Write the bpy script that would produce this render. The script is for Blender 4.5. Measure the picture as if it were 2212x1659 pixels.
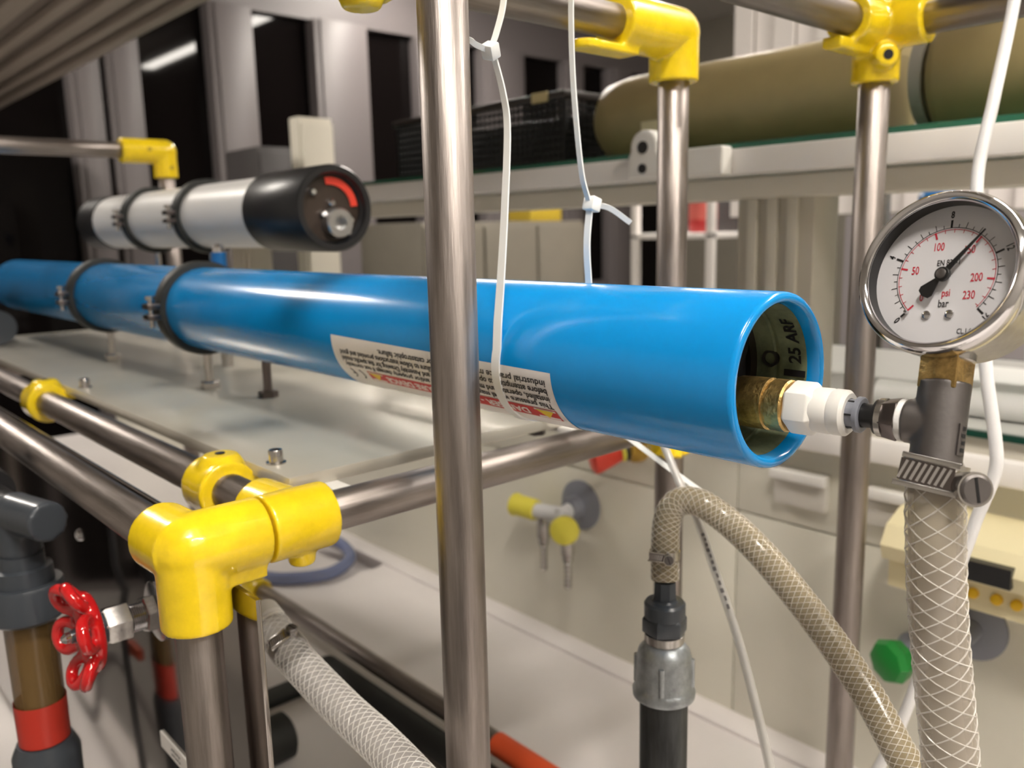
import bpy, bmesh, math, random
from mathutils import Vector, Matrix
import numpy as np

for o in list(bpy.data.objects): bpy.data.objects.remove(o)
scene = bpy.context.scene
COL = scene.collection
random.seed(4)
Z0 = 1.5725          # height of the lens above the floor; the layout below is measured from the lens

# ------------------------------------------------------------------ camera
def cam_axes():
    a, b, c = map(math.radians, (47.935, 10.263, -1.279))
    ca, sa, cb, sb, cc, sc = math.cos(a), math.sin(a), math.cos(b), math.sin(b), math.cos(c), math.sin(c)
    f = Vector((-sa*cb, ca*cb, -sb)); r = Vector((ca, sa, 0)); u = r.cross(f)
    return r*cc + u*sc, -r*sc + u*cc, f
R_, U_, F_ = cam_axes()
cam = bpy.data.cameras.new('camera'); camo = bpy.data.objects.new('camera', cam); COL.objects.link(camo)
camo.matrix_world = Matrix((( R_.x, U_.x, -F_.x, 0), (R_.y, U_.y, -F_.y, 0), (R_.z, U_.z, -F_.z, Z0), (0, 0, 0, 1)))
cam.sensor_width = 36; cam.lens = 36*1827/2212; cam.clip_start = 0.02; cam.clip_end = 60
cam.dof.use_dof = True; cam.dof.focus_distance = 0.415; cam.dof.aperture_fstop = 9.0
scene.camera = camo

# ------------------------------------------------------------------ world, view
w = bpy.data.worlds.new('world'); scene.world = w; w.use_nodes = True
w.node_tree.nodes['Background'].inputs[0].default_value = (0.02, 0.025, 0.035, 1)
w.node_tree.nodes['Background'].inputs[1].default_value = 1.0
vs = scene.view_settings
vs.view_transform = 'Standard'; vs.look = 'None'; vs.gamma = 1; vs.use_curve_mapping = False
vs.exposure = 0.28
LAMP = 95.0          # brightness of the ceiling tubes
# ceiling lamps: (x0, x1, y0, y1), built further down as housings with glowing diffusers
LAMPS = [(0.30, 0.52, -0.40, 0.05), (-4.2, -2.8, 3.0, 3.1), (-2.2, -0.8, 3.0, 3.1), (-0.2, 1.2, 2.0, 2.1),
         (-4.2, -2.8, -0.3, -0.2), (1.5, 1.62, -0.3, 0.7)]

# ------------------------------------------------------------------ materials
MATS = {}
def mat(name, col, rough=.5, metal=0., bump=0., bscale=200., var=0., vscale=20., stretch=(1, 1, 1), spec=.5, coat=0.,
        alpha=1., emit=None, estr=0., trans=0., ior=1.45, rvar=0., sss=0., vcol=None):
    if name in MATS: return MATS[name]
    m = bpy.data.materials.new(name); m.use_nodes = True
    nt = m.node_tree; b = nt.nodes['Principled BSDF']; I = b.inputs
    I['Base Color'].default_value = (*col, 1); I['Roughness'].default_value = rough; I['Metallic'].default_value = metal
    I['Specular IOR Level'].default_value = spec; I['Coat Weight'].default_value = coat; I['Coat Roughness'].default_value = .08
    I['Alpha'].default_value = alpha; I['Transmission Weight'].default_value = trans; I['IOR'].default_value = ior
    if emit: I['Emission Color'].default_value = (*emit, 1); I['Emission Strength'].default_value = estr
    tc = nt.nodes.new('ShaderNodeTexCoord'); mp = nt.nodes.new('ShaderNodeMapping'); mp.inputs['Scale'].default_value = stretch
    nt.links.new(tc.outputs['Object'], mp.inputs['Vector'])
    if var > 0 or rvar > 0:
        n = nt.nodes.new('ShaderNodeTexNoise'); n.inputs['Scale'].default_value = vscale; n.inputs['Detail'].default_value = 6; n.inputs['Roughness'].default_value = .65
        nt.links.new(mp.outputs['Vector'], n.inputs['Vector'])
        if var > 0:
            r = nt.nodes.new('ShaderNodeValToRGB'); e = r.color_ramp.elements
            lo = vcol or tuple(c*(1-var) for c in col)
            e[0].position = .35; e[0].color = (*lo, 1); e[1].position = .65; e[1].color = (*[min(1, c*(1+var*.4)) for c in col], 1)
            nt.links.new(n.outputs['Fac'], r.inputs['Fac']); nt.links.new(r.outputs['Color'], I['Base Color'])
        if rvar > 0:
            mr = nt.nodes.new('ShaderNodeMapRange'); mr.inputs['From Min'].default_value = .3; mr.inputs['From Max'].default_value = .7
            mr.inputs['To Min'].default_value = max(0, rough-rvar); mr.inputs['To Max'].default_value = rough+rvar
            nt.links.new(n.outputs['Fac'], mr.inputs['Value']); nt.links.new(mr.outputs['Result'], I['Roughness'])
    if bump > 0:
        n2 = nt.nodes.new('ShaderNodeTexNoise'); n2.inputs['Scale'].default_value = bscale; n2.inputs['Detail'].default_value = 4
        bp = nt.nodes.new('ShaderNodeBump'); bp.inputs['Strength'].default_value = bump; bp.inputs['Distance'].default_value = .001
        nt.links.new(mp.outputs['Vector'], n2.inputs['Vector']); nt.links.new(n2.outputs['Fac'], bp.inputs['Height']); nt.links.new(bp.outputs['Normal'], I['Normal'])
    MATS[name] = m
    return m
def steel(axis):
    s = {'x': (.06, 1, 1), 'y': (1, .06, 1), 'z': (1, 1, .06)}[axis]
    return mat('brushed_steel_'+axis, (.335, .295, .275), .41, 1., bump=.16, bscale=900, var=.28, vscale=160, stretch=s, rvar=.07)
M_YEL = mat('yellow_paint', (.88, .63, .010), .26, bump=.25, bscale=130, var=.10, vscale=60, coat=.5)
M_BLUE = mat('blue_gelcoat', (.001, .255, .66), .20, bump=.02, bscale=90, var=.05, vscale=30, coat=.25)
M_BLUEIN = mat('tube_inner_wall', (.20, .23, .14), .30, bump=.3, bscale=160, var=.45, vscale=60)
M_WHITE = mat('white_plastic', (.80, .78, .74), .35, bump=.05, bscale=300)
M_NYLON = mat('nylon', (.82, .83, .82), .30, sss=.2)
M_BLACK = mat('black_plastic', (.012, .012, .013), .35)
M_RUB = mat('black_rubber', (.016, .017, .016), .55, bump=.2, bscale=500)
M_PVC = mat('dark_grey_pvc', (.045, .052, .062), .28, bump=.1, bscale=300)
M_GREY = mat('grey_plastic', (.22, .23, .27), .35)
M_BRASS = mat('brass', (.62, .42, .16), .38, 1., bump=.5, bscale=500, var=.45, vscale=120)
M_STAIN = mat('stainless', (.52, .50, .48), .25, 1., bump=.08, bscale=500, var=.15, vscale=80)
M_CAST = mat('cast_stainless', (.20, .185, .18), .45, 1., bump=.06, bscale=500, var=.12, vscale=60)
M_DKST = mat('dark_nickel', (.15, .13, .125), .28, 1., bump=.08, bscale=400)
M_CHROME = mat('chrome', (.66, .65, .66), .10, 1.)
M_GALV = mat('galvanised_zinc', (.42, .45, .47), .42, .85, bump=.45, bscale=260, var=.3, vscale=90)
M_IRON = mat('dark_iron', (.10, .105, .11), .38, .8, bump=.3, bscale=240, var=.6, vscale=40, stretch=(1, 1, .15), vcol=(.03, .03, .03))
M_RED = mat('red_enamel', (.55, .008, .010), .13, bump=.12, bscale=90, coat=.8)
M_CREAM = mat('cream_plastic', (.62, .52, .28), .45)
M_CREAM2 = mat('cream_plastic_light', (.74, .66, .42), .40)
M_TAPE = mat('thread_tape', (.82, .81, .80), .5, bump=.4, bscale=400)
M_PLATE = mat('satin_plate', (.56, .53, .46), .24, .35, bump=.03, bscale=600, var=.05, vscale=8)
M_PANEL = mat('polished_panel', (.40, .37, .35), .13, 1., bump=.02, bscale=40, var=.08, vscale=6)
M_PAPER = mat('label_paper', (.80, .77, .75), .38, bump=.05, bscale=300, var=.05, vscale=40)
M_INK = mat('black_ink', (.012, .011, .013), .5)
M_INKR = mat('red_ink', (.56, .035, .035), .45)
M_INKY = mat('yellow_ink', (.80, .58, .04), .45)
M_DIAL = mat('dial_white', (.78, .77, .80), .4)
M_DIALR = mat('dial_red', (.62, .03, .06), .45)
M_BENCH = mat('bench_ceramic', (.74, .70, .685), .32, bump=.02, bscale=60, var=.04, vscale=5)
M_WALL = mat('wall_panel', (.70, .675, .58), .35, bump=.02, bscale=80, var=.04, vscale=4)
M_RAILW = mat('white_profile', (.84, .81, .78), .35)
M_BEIGE = mat('beige_profile', (.64, .60, .51), .5)
M_TAUPE = mat('taupe_board', (.20, .18, .145), .55, var=.06, vscale=6)
M_TAN = mat('tan_wrap', (.44, .35, .17), .38, bump=.08, bscale=30, var=.10, vscale=7)
M_GREEN = mat('glass_green', (.03, .16, .10), .10, alpha=.85)
M_FRAME = mat('window_frame_grey', (.13, .115, .115), .45)
M_PANE = mat('night_glass', (.004, .003, .003), .035, spec=.12)
M_CRATE = mat('black_crate', (.016, .017, .018), .4)
M_CEIL = mat('ceiling_paint', (.55, .52, .48), .8)
M_FLOOR = mat('floor_vinyl', (.25, .24, .23), .4, var=.1, vscale=9)
M_HOSE = mat('hose_tan', (.36, .29, .17), .12, alpha=.55, bump=.05, bscale=200)
M_HOSEB = mat('hose_clear', (.58, .56, .55), .10, alpha=.25, bump=.05, bscale=200)
M_HOSER = mat('hose_milky', (.56, .50, .43), .12, alpha=.42, bump=.1, bscale=160)
M_CORE = mat('water_core', (.32, .26, .18), .3, alpha=.5)
M_THREAD = mat('braid_thread', (.80, .77, .72), .22, alpha=.55)
M_CLEAR = mat('clear_tubing', (.72, .70, .66), .10, alpha=.45)
M_BLUEH = mat('blue_tubing', (.20, .24, .42), .15, alpha=.8)
M_BRGL = mat('amber_glass', (.17, .10, .035), .08, alpha=.7)
M_REDP = mat('red_plastic', (.72, .06, .035), .4)
M_ORNG = mat('orange_red_tape', (.75, .10, .03), .5)
M_YELP = mat('yellow_plastic', (.74, .66, .08), .4)
M_GREENP = mat('green_plastic', (.01, .20, .03), .35)
def film(name, col, gl=.05, rough=.03):
    m = bpy.data.materials.new(name); m.use_nodes = True; nt = m.node_tree; nt.nodes.clear()
    o = nt.nodes.new('ShaderNodeOutputMaterial'); mx = nt.nodes.new('ShaderNodeMixShader'); t = nt.nodes.new('ShaderNodeBsdfTransparent'); g = nt.nodes.new('ShaderNodeBsdfGlossy')
    t.inputs[0].default_value = (*col, 1); g.inputs['Roughness'].default_value = rough; mx.inputs[0].default_value = gl
    nt.links.new(t.outputs[0], mx.inputs[1]); nt.links.new(g.outputs[0], mx.inputs[2]); nt.links.new(mx.outputs[0], o.inputs[0])
    return m
M_GLASS = film('gauge_window', (.97, .97, .97), .02)
M_PINK = mat('dark_case', (.05, .045, .045), .5)
M_BLUEB = mat('blue_bottle', (.01, .12, .34), .3)
M_SIL = mat('aluminium_soft', (.5, .5, .5), .35, 1.)

# ------------------------------------------------------------------ geometry helper
def V(p): return Vector(p)
def frame(axis, ref=None):
    a = V(axis).normalized()
    r = V(ref) if ref is not None else (Vector((0, 0, 1)) if abs(a.z) < .9 else Vector((1, 0, 0)))
    e1 = (r - a*r.dot(a)).normalized(); e2 = a.cross(e1)
    return a, e1, e2
class G:
    def __init__(s): s.v = []; s.f = []
    def add(s, vs_, fs):
        n = len(s.v); s.v += [tuple(p) for p in vs_]; s.f += [tuple(i+n for i in f) for f in fs]; return s
    def box(s, a, b, M=None):
        p = [(x, y, z) for z in (a[2], b[2]) for y in (a[1], b[1]) for x in (a[0], b[0])]
        if M: p = [M @ V(q) for q in p]
        return s.add(p, [(0, 2, 3, 1), (4, 5, 7, 6), (0, 1, 5, 4), (2, 6, 7, 3), (1, 3, 7, 5), (0, 4, 6, 2)])
    def lathe(s, o, axis, prof, n=32, ref=None, cap=True):
        a, e1, e2 = frame(axis, ref); o = V(o); vs_ = []; fs = []
        for t, r in prof:
            for k in range(n):
                q = 2*math.pi*k/n; vs_.append(o + a*t + (e1*math.cos(q) + e2*math.sin(q))*max(r, 1e-5))
        for i in range(len(prof)-1):
            for k in range(n):
                k2 = (k+1) % n; fs.append((i*n+k, i*n+k2, (i+1)*n+k2, (i+1)*n+k))
        if cap:
            fs.append(tuple(range(n-1, -1, -1))); fs.append(tuple((len(prof)-1)*n+k for k in range(n)))
        return s.add(vs_, fs)
    def cyl(s, p0, p1, r, n=28, r2=None):
        d = V(p1)-V(p0); return s.lathe(p0, d, [(0, r), (d.length, r if r2 is None else r2)], n)
    def pipe(s, p0, p1, ro, ri, n=40):
        d = V(p1)-V(p0); L = d.length; b = min(.0008, (ro-ri)*.3)
        return s.lathe(p0, d, [(0, ri), (0, ro-b), (b, ro), (L-b, ro), (L, ro-b), (L, ri), (0, ri)], n, cap=False)
    def prism(s, o, axis, prof, sides=6, ref=None): return s.lathe(o, axis, prof, sides, ref)
    def tube(s, path, r, n=16, cap=True, closed=False):
        P = [V(p) for p in path]; N = len(P); vs_ = []; fs = []
        fr = frames(P, closed)
        for i in range(N):
            rr = r[i] if isinstance(r, (list, tuple)) else r
            t, e1, e2 = fr[i]
            for k in range(n):
                q = 2*math.pi*k/n; vs_.append(P[i] + (e1*math.cos(q)+e2*math.sin(q))*rr)
        for i in range(N if closed else N-1):
            j = (i+1) % N
            for k in range(n):
                k2 = (k+1) % n; fs.append((i*n+k, i*n+k2, j*n+k2, j*n+k))
        if cap and not closed:
            fs.append(tuple(range(n-1, -1, -1))); fs.append(tuple((N-1)*n+k for k in range(n)))
        return s.add(vs_, fs)
    def strap(s, path, wd, width, th):
        P = [V(p) for p in path]; N = len(P); vs_ = []; fs = []
        for i in range(N):
            t = (P[min(i+1, N-1)]-P[max(i-1, 0)]).normalized(); e1 = V(wd) - t*V(wd).dot(t); e1.normalize(); e2 = t.cross(e1)
            ww = width[i] if isinstance(width, (list, tuple)) else width
            for a, b in ((-1, -1), (1, -1), (1, 1), (-1, 1)): vs_.append(P[i]+e1*a*ww/2+e2*b*th/2)
        for i in range(N-1):
            for k in range(4): fs.append((i*4+k, i*4+(k+1) % 4, i*4+4+(k+1) % 4, i*4+4+k))
        fs.append((3, 2, 1, 0)); fs.append(tuple(4*(N-1)+k for k in range(4)))
        return s.add(vs_, fs)
    def ball(s, c, r, n=20, sc=(1, 1, 1)):
        m = n//2; vs_ = []; fs = []
        for i in range(m+1):
            th = math.pi*i/m
            for k in range(n):
                q = 2*math.pi*k/n
                vs_.append((c[0]+sc[0]*r*max(math.sin(th), 1e-4)*math.cos(q), c[1]+sc[1]*r*max(math.sin(th), 1e-4)*math.sin(q), c[2]+sc[2]*r*math.cos(th)))
        for i in range(m):
            for k in range(n): fs.append((i*n+k, (i+1)*n+k, (i+1)*n+(k+1) % n, i*n+(k+1) % n))
        return s.add(vs_, fs)
    def extrude(s, pts, axis_vec, o=(0, 0, 0)):
        n = len(pts); a = [V(p)+V(o) for p in pts]; b = [p+V(axis_vec) for p in a]
        fs = [tuple(range(n-1, -1, -1)), tuple(range(n, 2*n))] + [(k, (k+1) % n, n+(k+1) % n, n+k) for k in range(n)]
        return s.add(a+b, fs)
def frames(P, closed=False):
    N = len(P); T = []
    for i in range(N):
        a = P[(i-1) % N] if (closed or i > 0) else P[i]; b = P[(i+1) % N] if (closed or i < N-1) else P[i]
        T.append((b-a).normalized())
    t, e1, e2 = frame(T[0]); out = [(t, e1, e2)]
    for i in range(1, N):
        e1 = (e1 - T[i]*e1.dot(T[i])).normalized(); out.append((T[i], e1, T[i].cross(e1)))
    return out
def spline(pts, n=10):
    P = [V(p) for p in pts]; out = []
    for i in range(len(P)-1):
        p0 = P[i-1] if i > 0 else P[i]*2-P[i+1]; p1, p2 = P[i], P[i+1]; p3 = P[i+2] if i+2 < len(P) else P[i+1]*2-P[i]
        for k in range(n):
            t = k/n
            out.append(.5*((2*p1)+(p2-p0)*t+(2*p0-5*p1+4*p2-p3)*t*t+(3*p1-p0-3*p2+p3)*t**3))
    out.append(P[-1]); return out

def rest(path, r):
    """a line lying on the bench does not sink into it"""
    return [Vector((p.x, p.y, max(p.z, -.6725+r-.0002))) for p in path]

ROOT = {}
def finish(o, label=None, cat=None, group=None, kind=None):
    if label: o['label'] = label
    if cat: o['category'] = cat
    if group: o['group'] = group
    if kind: o['kind'] = kind
    return o
def thing(name, label, cat, loc=(0, 0, 0), group=None):
    o = bpy.data.objects.new(name, None); COL.objects.link(o); o.location = loc; o.empty_display_size = .02
    ROOT[o] = V(loc); return finish(o, label, cat, group)
def mesh(name, g, angle=35, bevel=0., org=Vector((0, 0, 0))):
    me = bpy.data.meshes.new(name); me.from_pydata([tuple(V(p)-org) for p in g.v], [], g.f)
    bm = bmesh.new(); bm.from_mesh(me)
    bmesh.ops.recalc_face_normals(bm, faces=bm.faces)
    if bevel > 0:
        ed = [e for e in bm.edges if len(e.link_faces) == 2 and e.calc_face_angle(0) > .5]
        bmesh.ops.bevel(bm, geom=ed, offset=bevel, segments=2, affect='EDGES', profile=.5, clamp_overlap=True)
    bm.to_mesh(me); bm.free()
    for p in me.polygons: p.use_smooth = True
    me.set_sharp_from_angle(angle=math.radians(angle))
    return me
def part(name, g, m, parent=None, angle=35, bevel=0., label=None, kind=None):
    org = Vector((0, 0, 0)); q = parent
    if parent is not None: org = ROOT[parent]
    me = mesh(name, g, angle, bevel, org); me.materials.append(m)
    o = bpy.data.objects.new(name, me); COL.objects.link(o)
    if parent is not None: o.parent = parent; ROOT[o] = org
    return finish(o, label, kind=kind)
def single(name, g, m, label, cat, group=None, angle=35, bevel=0., kind=None, loc=None):
    if loc is None:
        a = np.array([tuple(p) for p in g.v]); loc = ((a[:, 0].min()+a[:, 0].max())/2, (a[:, 1].min()+a[:, 1].max())/2, a[:, 2].min())
    me = mesh(name, g, angle, bevel, V(loc)); me.materials.append(m)
    o = bpy.data.objects.new(name, me); COL.objects.link(o); o.location = loc; ROOT[o] = V(loc)
    return finish(o, label, cat, group, kind)
def struct(name, g, m, bevel=0., parent=None):
    o = part(name, g, m, parent, bevel=bevel)
    if parent is None: o['kind'] = 'structure'; ROOT[o] = Vector((0, 0, 0))
    return o
def cast(name, g, m, parent, voxel=.0014, it=5, label=None):
    """one cast body: the overlapping sleeves are fused and softened"""
    org = ROOT[parent]
    me = bpy.data.meshes.new('tmp'); me.from_pydata([tuple(V(p)-org) for p in g.v], [], g.f)
    bm = bmesh.new(); bm.from_mesh(me); bmesh.ops.recalc_face_normals(bm, faces=bm.faces); bm.to_mesh(me); bm.free()
    t = bpy.data.objects.new('tmp', me); COL.objects.link(t)
    rm = t.modifiers.new('r', 'REMESH'); rm.mode = 'VOXEL'; rm.voxel_size = voxel
    sm = t.modifiers.new('s', 'SMOOTH'); sm.factor = .6; sm.iterations = it
    dg = bpy.context.evaluated_depsgraph_get(); me2 = bpy.data.meshes.new_from_object(t.evaluated_get(dg))
    bpy.data.objects.remove(t); bpy.data.meshes.remove(me)
    for p in me2.polygons: p.use_smooth = True
    me2.materials.clear(); me2.materials.append(m); me2.name = name
    o = bpy.data.objects.new(name, me2); COL.objects.link(o); o.parent = parent; ROOT[o] = org
    return finish(o, label)
def text2d(s, height=1., align='CENTER', xs=.8, bold=0.):
    cu = bpy.data.curves.new('t', 'FONT'); cu.body = s; cu.align_x = align; cu.align_y = 'CENTER'; cu.size = 1.; cu.resolution_u = 3; cu.offset = bold
    o = bpy.data.objects.new('t', cu); COL.objects.link(o)
    dg = bpy.context.evaluated_depsgraph_get(); me = bpy.data.meshes.new_from_object(o.evaluated_get(dg))
    vs_ = [(v.co.x*xs*height, v.co.y*height) for v in me.vertices]; fs = [tuple(p.vertices) for p in me.polygons]
    bpy.data.objects.remove(o); bpy.data.curves.remove(cu); bpy.data.meshes.remove(me)
    return vs_, fs
def flat(name, vf, m, parent, fn):
    """print: a flat mesh laid onto a surface by fn(u, v)"""
    g = G(); g.add([fn(*p) for p in vf[0]], vf[1])
    org = ROOT[parent]; me = bpy.data.meshes.new(name); me.from_pydata([tuple(V(p)-org) for p in g.v], [], g.f); me.materials.append(m)
    o = bpy.data.objects.new(name, me); COL.objects.link(o); o.parent = parent; ROOT[o] = org
    return o
def merge(*vfs):
    v, f = [], []
    for a, b in vfs:
        n = len(v); v += a; f += [tuple(i+n for i in q) for q in b]
    return v, f
def shift(vf, dx, dy, rot=0.):
    c, s = math.cos(rot), math.sin(rot)
    return [(dx+c*x-s*y, dy+s*x+c*y) for x, y in vf[0]], vf[1]
def strip(u0, u1, v0, v1, nu=1, nv=1):
    vs_ = [(u0+(u1-u0)*i/nu, v0+(v1-v0)*j/nv) for j in range(nv+1) for i in range(nu+1)]
    return vs_, [(j*(nu+1)+i, j*(nu+1)+i+1, (j+1)*(nu+1)+i+1, (j+1)*(nu+1)+i) for j in range(nv) for i in range(nu)]

# ================================================================== THE ROOM
ZB = -.6725         # bench top
ZF = -Z0            # floor
ZC = 1.63           # ceiling
struct('floor', G().box((-4.6, -2.6, ZF-.1), (3.0, 6.0, ZF)), M_FLOOR)
struct('ceiling', G().box((-4.6, -2.6, ZC), (3.0, 6.0, ZC+.1)), M_CEIL)
struct('wall_near', G().box((-4.6, -2.7, ZF), (3.0, -2.6, ZC)), M_CEIL)
struct('wall_right', G().box((3.0, -2.6, ZF), (3.1, 6.0, ZC)), M_CEIL)
struct('wall_back', G().box((-4.6, 6.0, ZF), (3.0, 6.1, ZC)), M_TAUPE)
# window wall at the far end of the hall: parapet, head panel, posts and night-dark panes
XW = -4.5
fw = struct('wall_window', G().box((XW-.1, -2.6, 1.2), (XW, 6.0, ZC)).box((XW-.1, -2.6, ZF), (XW, 6.0, ZF+.12)), M_FRAME)
posts = [(-2.6, -2.3), (-1.2, -1.05), (.1, .22), (1.27, 1.41), (1.44, 1.60), (1.97, 2.21), (2.58, 2.93), (3.30, 3.42), (3.83, 4.2), (4.62, 4.80), (5.1, 5.35), (5.9, 6.0)]
for y0, y1 in posts:
    struct('window_post', G().box((XW-.08, y0, ZF+.12), (XW+.05, y1, 1.2)).box((XW+.05, y0+.03, ZF+.12), (XW+.065, y1-.03, 1.2)), M_FRAME, .006, fw)
for (a, b), (c, d) in zip(posts[:-1], posts[1:]):
    struct('window_pane', G().box((XW-.06, b, ZF+.12), (XW-.05, c, 1.2)), M_PANE, 0, fw)
# cross bars of the glazed doors seen below the shelf
for y0, y1, z in ((3.42, 3.83, -.55), (4.2, 4.62, -.45), (4.80, 5.1, -.5), (2.21, 2.58, -.6)):
    struct('window_bar', G().box((XW-.07, y0, z), (XW+.02, y1, z+.10)), M_FRAME, .004, fw)

# ceiling lamps
for i, (x0, x1, y0, y1) in enumerate(LAMPS):
    t = thing('ceiling_lamp_offscreen', ('short bright ceiling lamp above the gauge end of the blue tube', 'long ceiling lamp by the window wall, farthest from the bench', 'long ceiling lamp above the steel rack and slat blind', 'long ceiling lamp above the far lab bench', 'long ceiling lamp by the window wall, in line with the rig', 'ceiling lamp running across the hall beyond the control unit')[i], 'ceiling lamp', ((x0+x1)/2, (y0+y1)/2, ZC), 'ceiling lamps')
    part('housing', G().box((x0-.02, y0-.02, ZC-.07), (x1+.02, y1+.02, ZC)), M_RAILW, t, bevel=.004)
    part('diffuser_offscreen', G().box((x0, y0, ZC-.085), (x1, y1, ZC-.071)), mat('lamp_glow', (1, 1, 1), .5, emit=(1, .93, .84), estr=LAMP), t)

# low ribbed canopy hanging over the rig, running along the bench
t = thing('overhead_canopy', 'long ribbed grey canopy hanging from the ceiling over the rig', 'canopy', (-2.2, .4, .54))
part('canopy_body', G().box((-4.4, .42, .565), (-.14, .90, .66)), mat('canopy_paint', (.26, .22, .19), .5), t, bevel=.008)
for y, ww in ((.895, .035), (.825, .030), (.76, .045), (.67, .03), (.59, .05), (.48, .05)):
    part('rib', G().box((-4.4, y-ww, .540), (-.145, y, .5645)), mat('canopy_rib', (.42, .36, .31), .4), t, bevel=.005)
for x in (-4.0, -2.6, -1.2):
    part('hanger', G().cyl((x, .66, .659), (x, .66, ZC), .01, 12), M_SIL, t)

# bench with recessed drain slot
def bench():
    x0, x1, y0, y1 = -3.2, 1.2, .02, .96
    bm = bmesh.new()
    outer = [bm.verts.new(p) for p in ((x0, y0, ZB), (x1, y0, ZB), (x1, y1, ZB), (x0, y1, ZB))]
    slot = []; cx0, cx1, cy, r = -1.80, -1.45, .882, .042
    for k in range(13): q = -math.pi/2+math.pi*k/12; slot.append((cx1+r*math.cos(q), cy+r*math.sin(q)))
    for k in range(13): q = math.pi/2+math.pi*k/12; slot.append((cx0+r*math.cos(q), cy+r*math.sin(q)))
    sv = [bm.verts.new((a, b, ZB)) for a, b in slot]
    e = [bm.edges.new((outer[i], outer[(i+1) % 4])) for i in range(4)] + [bm.edges.new((sv[i], sv[(i+1) % len(sv)])) for i in range(len(sv))]
    bmesh.ops.triangle_fill(bm, use_beauty=True, use_dissolve=False, edges=e)
    lo = [bm.verts.new((a, b, ZB-.035)) for a, b in slot]
    n = len(sv)
    for i in range(n): bm.faces.new((sv[i], sv[(i+1) % n], lo[(i+1) % n], lo[i]))
    bm.faces.new(lo)
    ob = [bm.verts.new((v.co.x, v.co.y, ZB-.04)) for v in outer]
    for i in range(4): bm.faces.new((outer[i], outer[(i+1) % 4], ob[(i+1) % 4], ob[i]))
    bm.faces.new(ob)
    bm.verts.ensure_lookup_table()
    g = G(); bm.verts.index_update()
    g.add([tuple(v.co) for v in bm.verts], [tuple(v.index for v in f.verts) for f in bm.faces]); bm.free()
    return g
t = thing('lab_bench', 'off-white ceramic lab bench top with recessed slot on grey base', 'bench', (-1.0, .5, ZF))
part('bench_top', bench(), M_BENCH, t)
part('rear_lip', G().box((-3.2, .905, ZB-.001), (1.2, .948, ZB+.006)), M_BENCH, t, bevel=.003)
for x in (-3.1, -2.1, -1.1, -.1):
    part('base_cabinet', G().box((x, .1, ZF), (x+.96, .94, ZB-.041)), M_RAILW, t, bevel=.004)

# low service wall behind the bench: large panels with open joints, ledge profiles on top
YW = .95
sw = struct('wall_service', G().box((-3.2, YW+.004, ZB-.05), (1.2, YW+.10, -.215)), mat('joint_dark', (.16, .14, .11), .7))
xs = [-3.2, -2.55, -1.9, -1.25, -.604, .05, .7, 1.2]
for i in range(len(xs)-1):
    struct('wall_panel', G().box((xs[i]+.0012, YW-.004, ZB+.004), (xs[i+1]-.0012, YW+.02, -.3755)), M_WALL, .001, sw)
    struct('upper_panel', G().box((xs[i]+.0008, YW-.004, -.373), (xs[i+1]-.0008, YW+.02, -.268)), M_WALL, .001, sw)
struct('ledge_profile', G().box((-3.2, YW-.03, -.268), (1.2, YW+.08, -.240)), M_RAILW, .004, sw)
struct('ledge_groove', G().box((-3.2, YW-.018, -.240), (1.2, YW+.08, -.221)), M_BEIGE, 0, sw)
struct('ledge_glass', G().box((-3.2, YW-.025, -.221), (1.2, YW+.50, -.214)), mat('ledge_green_glass', (.01, .055, .038), .12), 0, sw)
struct('ledge_top', G().box((-3.2, YW-.02, -.214), (1.2, YW+.48, -.2125)), mat('ledge_white', (.60, .60, .57), .2), 0, sw)
# reagent shelf on columns
sh = thing('reagent_shelf', 'long white reagent shelf with green glass board above the bench', 'shelf', (-1.0, 1.05, -.2125))
part('glass_board', G().box((-2.6, .905, .090), (1.2, 1.30, .0975)), M_GREEN, sh)
part('front_rail', G().box((-2.6, .895, .060), (1.2, .925, .0902)), M_RAILW, sh, bevel=.003)
part('lower_rail', G().box((-2.6, .925, .032), (1.2, .985, .059)), M_BEIGE, sh, bevel=.004)
part('rear_rail', G().box((-2.6, 1.27, .060), (1.2, 1.30, .0902)), M_RAILW, sh, bevel=.003)
for x0 in (-2.1, -.612, .6):
    c = part('column', G().box((x0, .94, -.2125), (x0+.105, 1.0, .0595)), mat('column_beige', (.52, .48, .40), .5), sh, bevel=.004)
    for dx in (.018, .045, .072): part('groove_strip', G().box((x0+dx, .934, -.2125), (x0+dx+.014, .9395, .0315)), M_BEIGE, c, bevel=.001)
t = thing('shelf_bracket', 'white cast clamp bracket fixed to the shelf rail behind the steel post', 'bracket', (-.66, .88, .055))
cast('bracket_body', G().box((-.73, .868, .062), (-.655, .894, .092)).box((-.66, .872, .060), (-.59, .894, .094)).cyl((-.705, .868, .10), (-.705, .894, .10), .022, 24), M_WHITE, t, .0025, 4)
part('bolt_hole', G().cyl((-.705, .8665, .10), (-.705, .872, .10), .008, 16), M_BLACK, t)
part('bolt_hole', G().cyl((-.705, .8655, .074), (-.705, .872, .074), .006, 16), M_BLACK, t)

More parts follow.
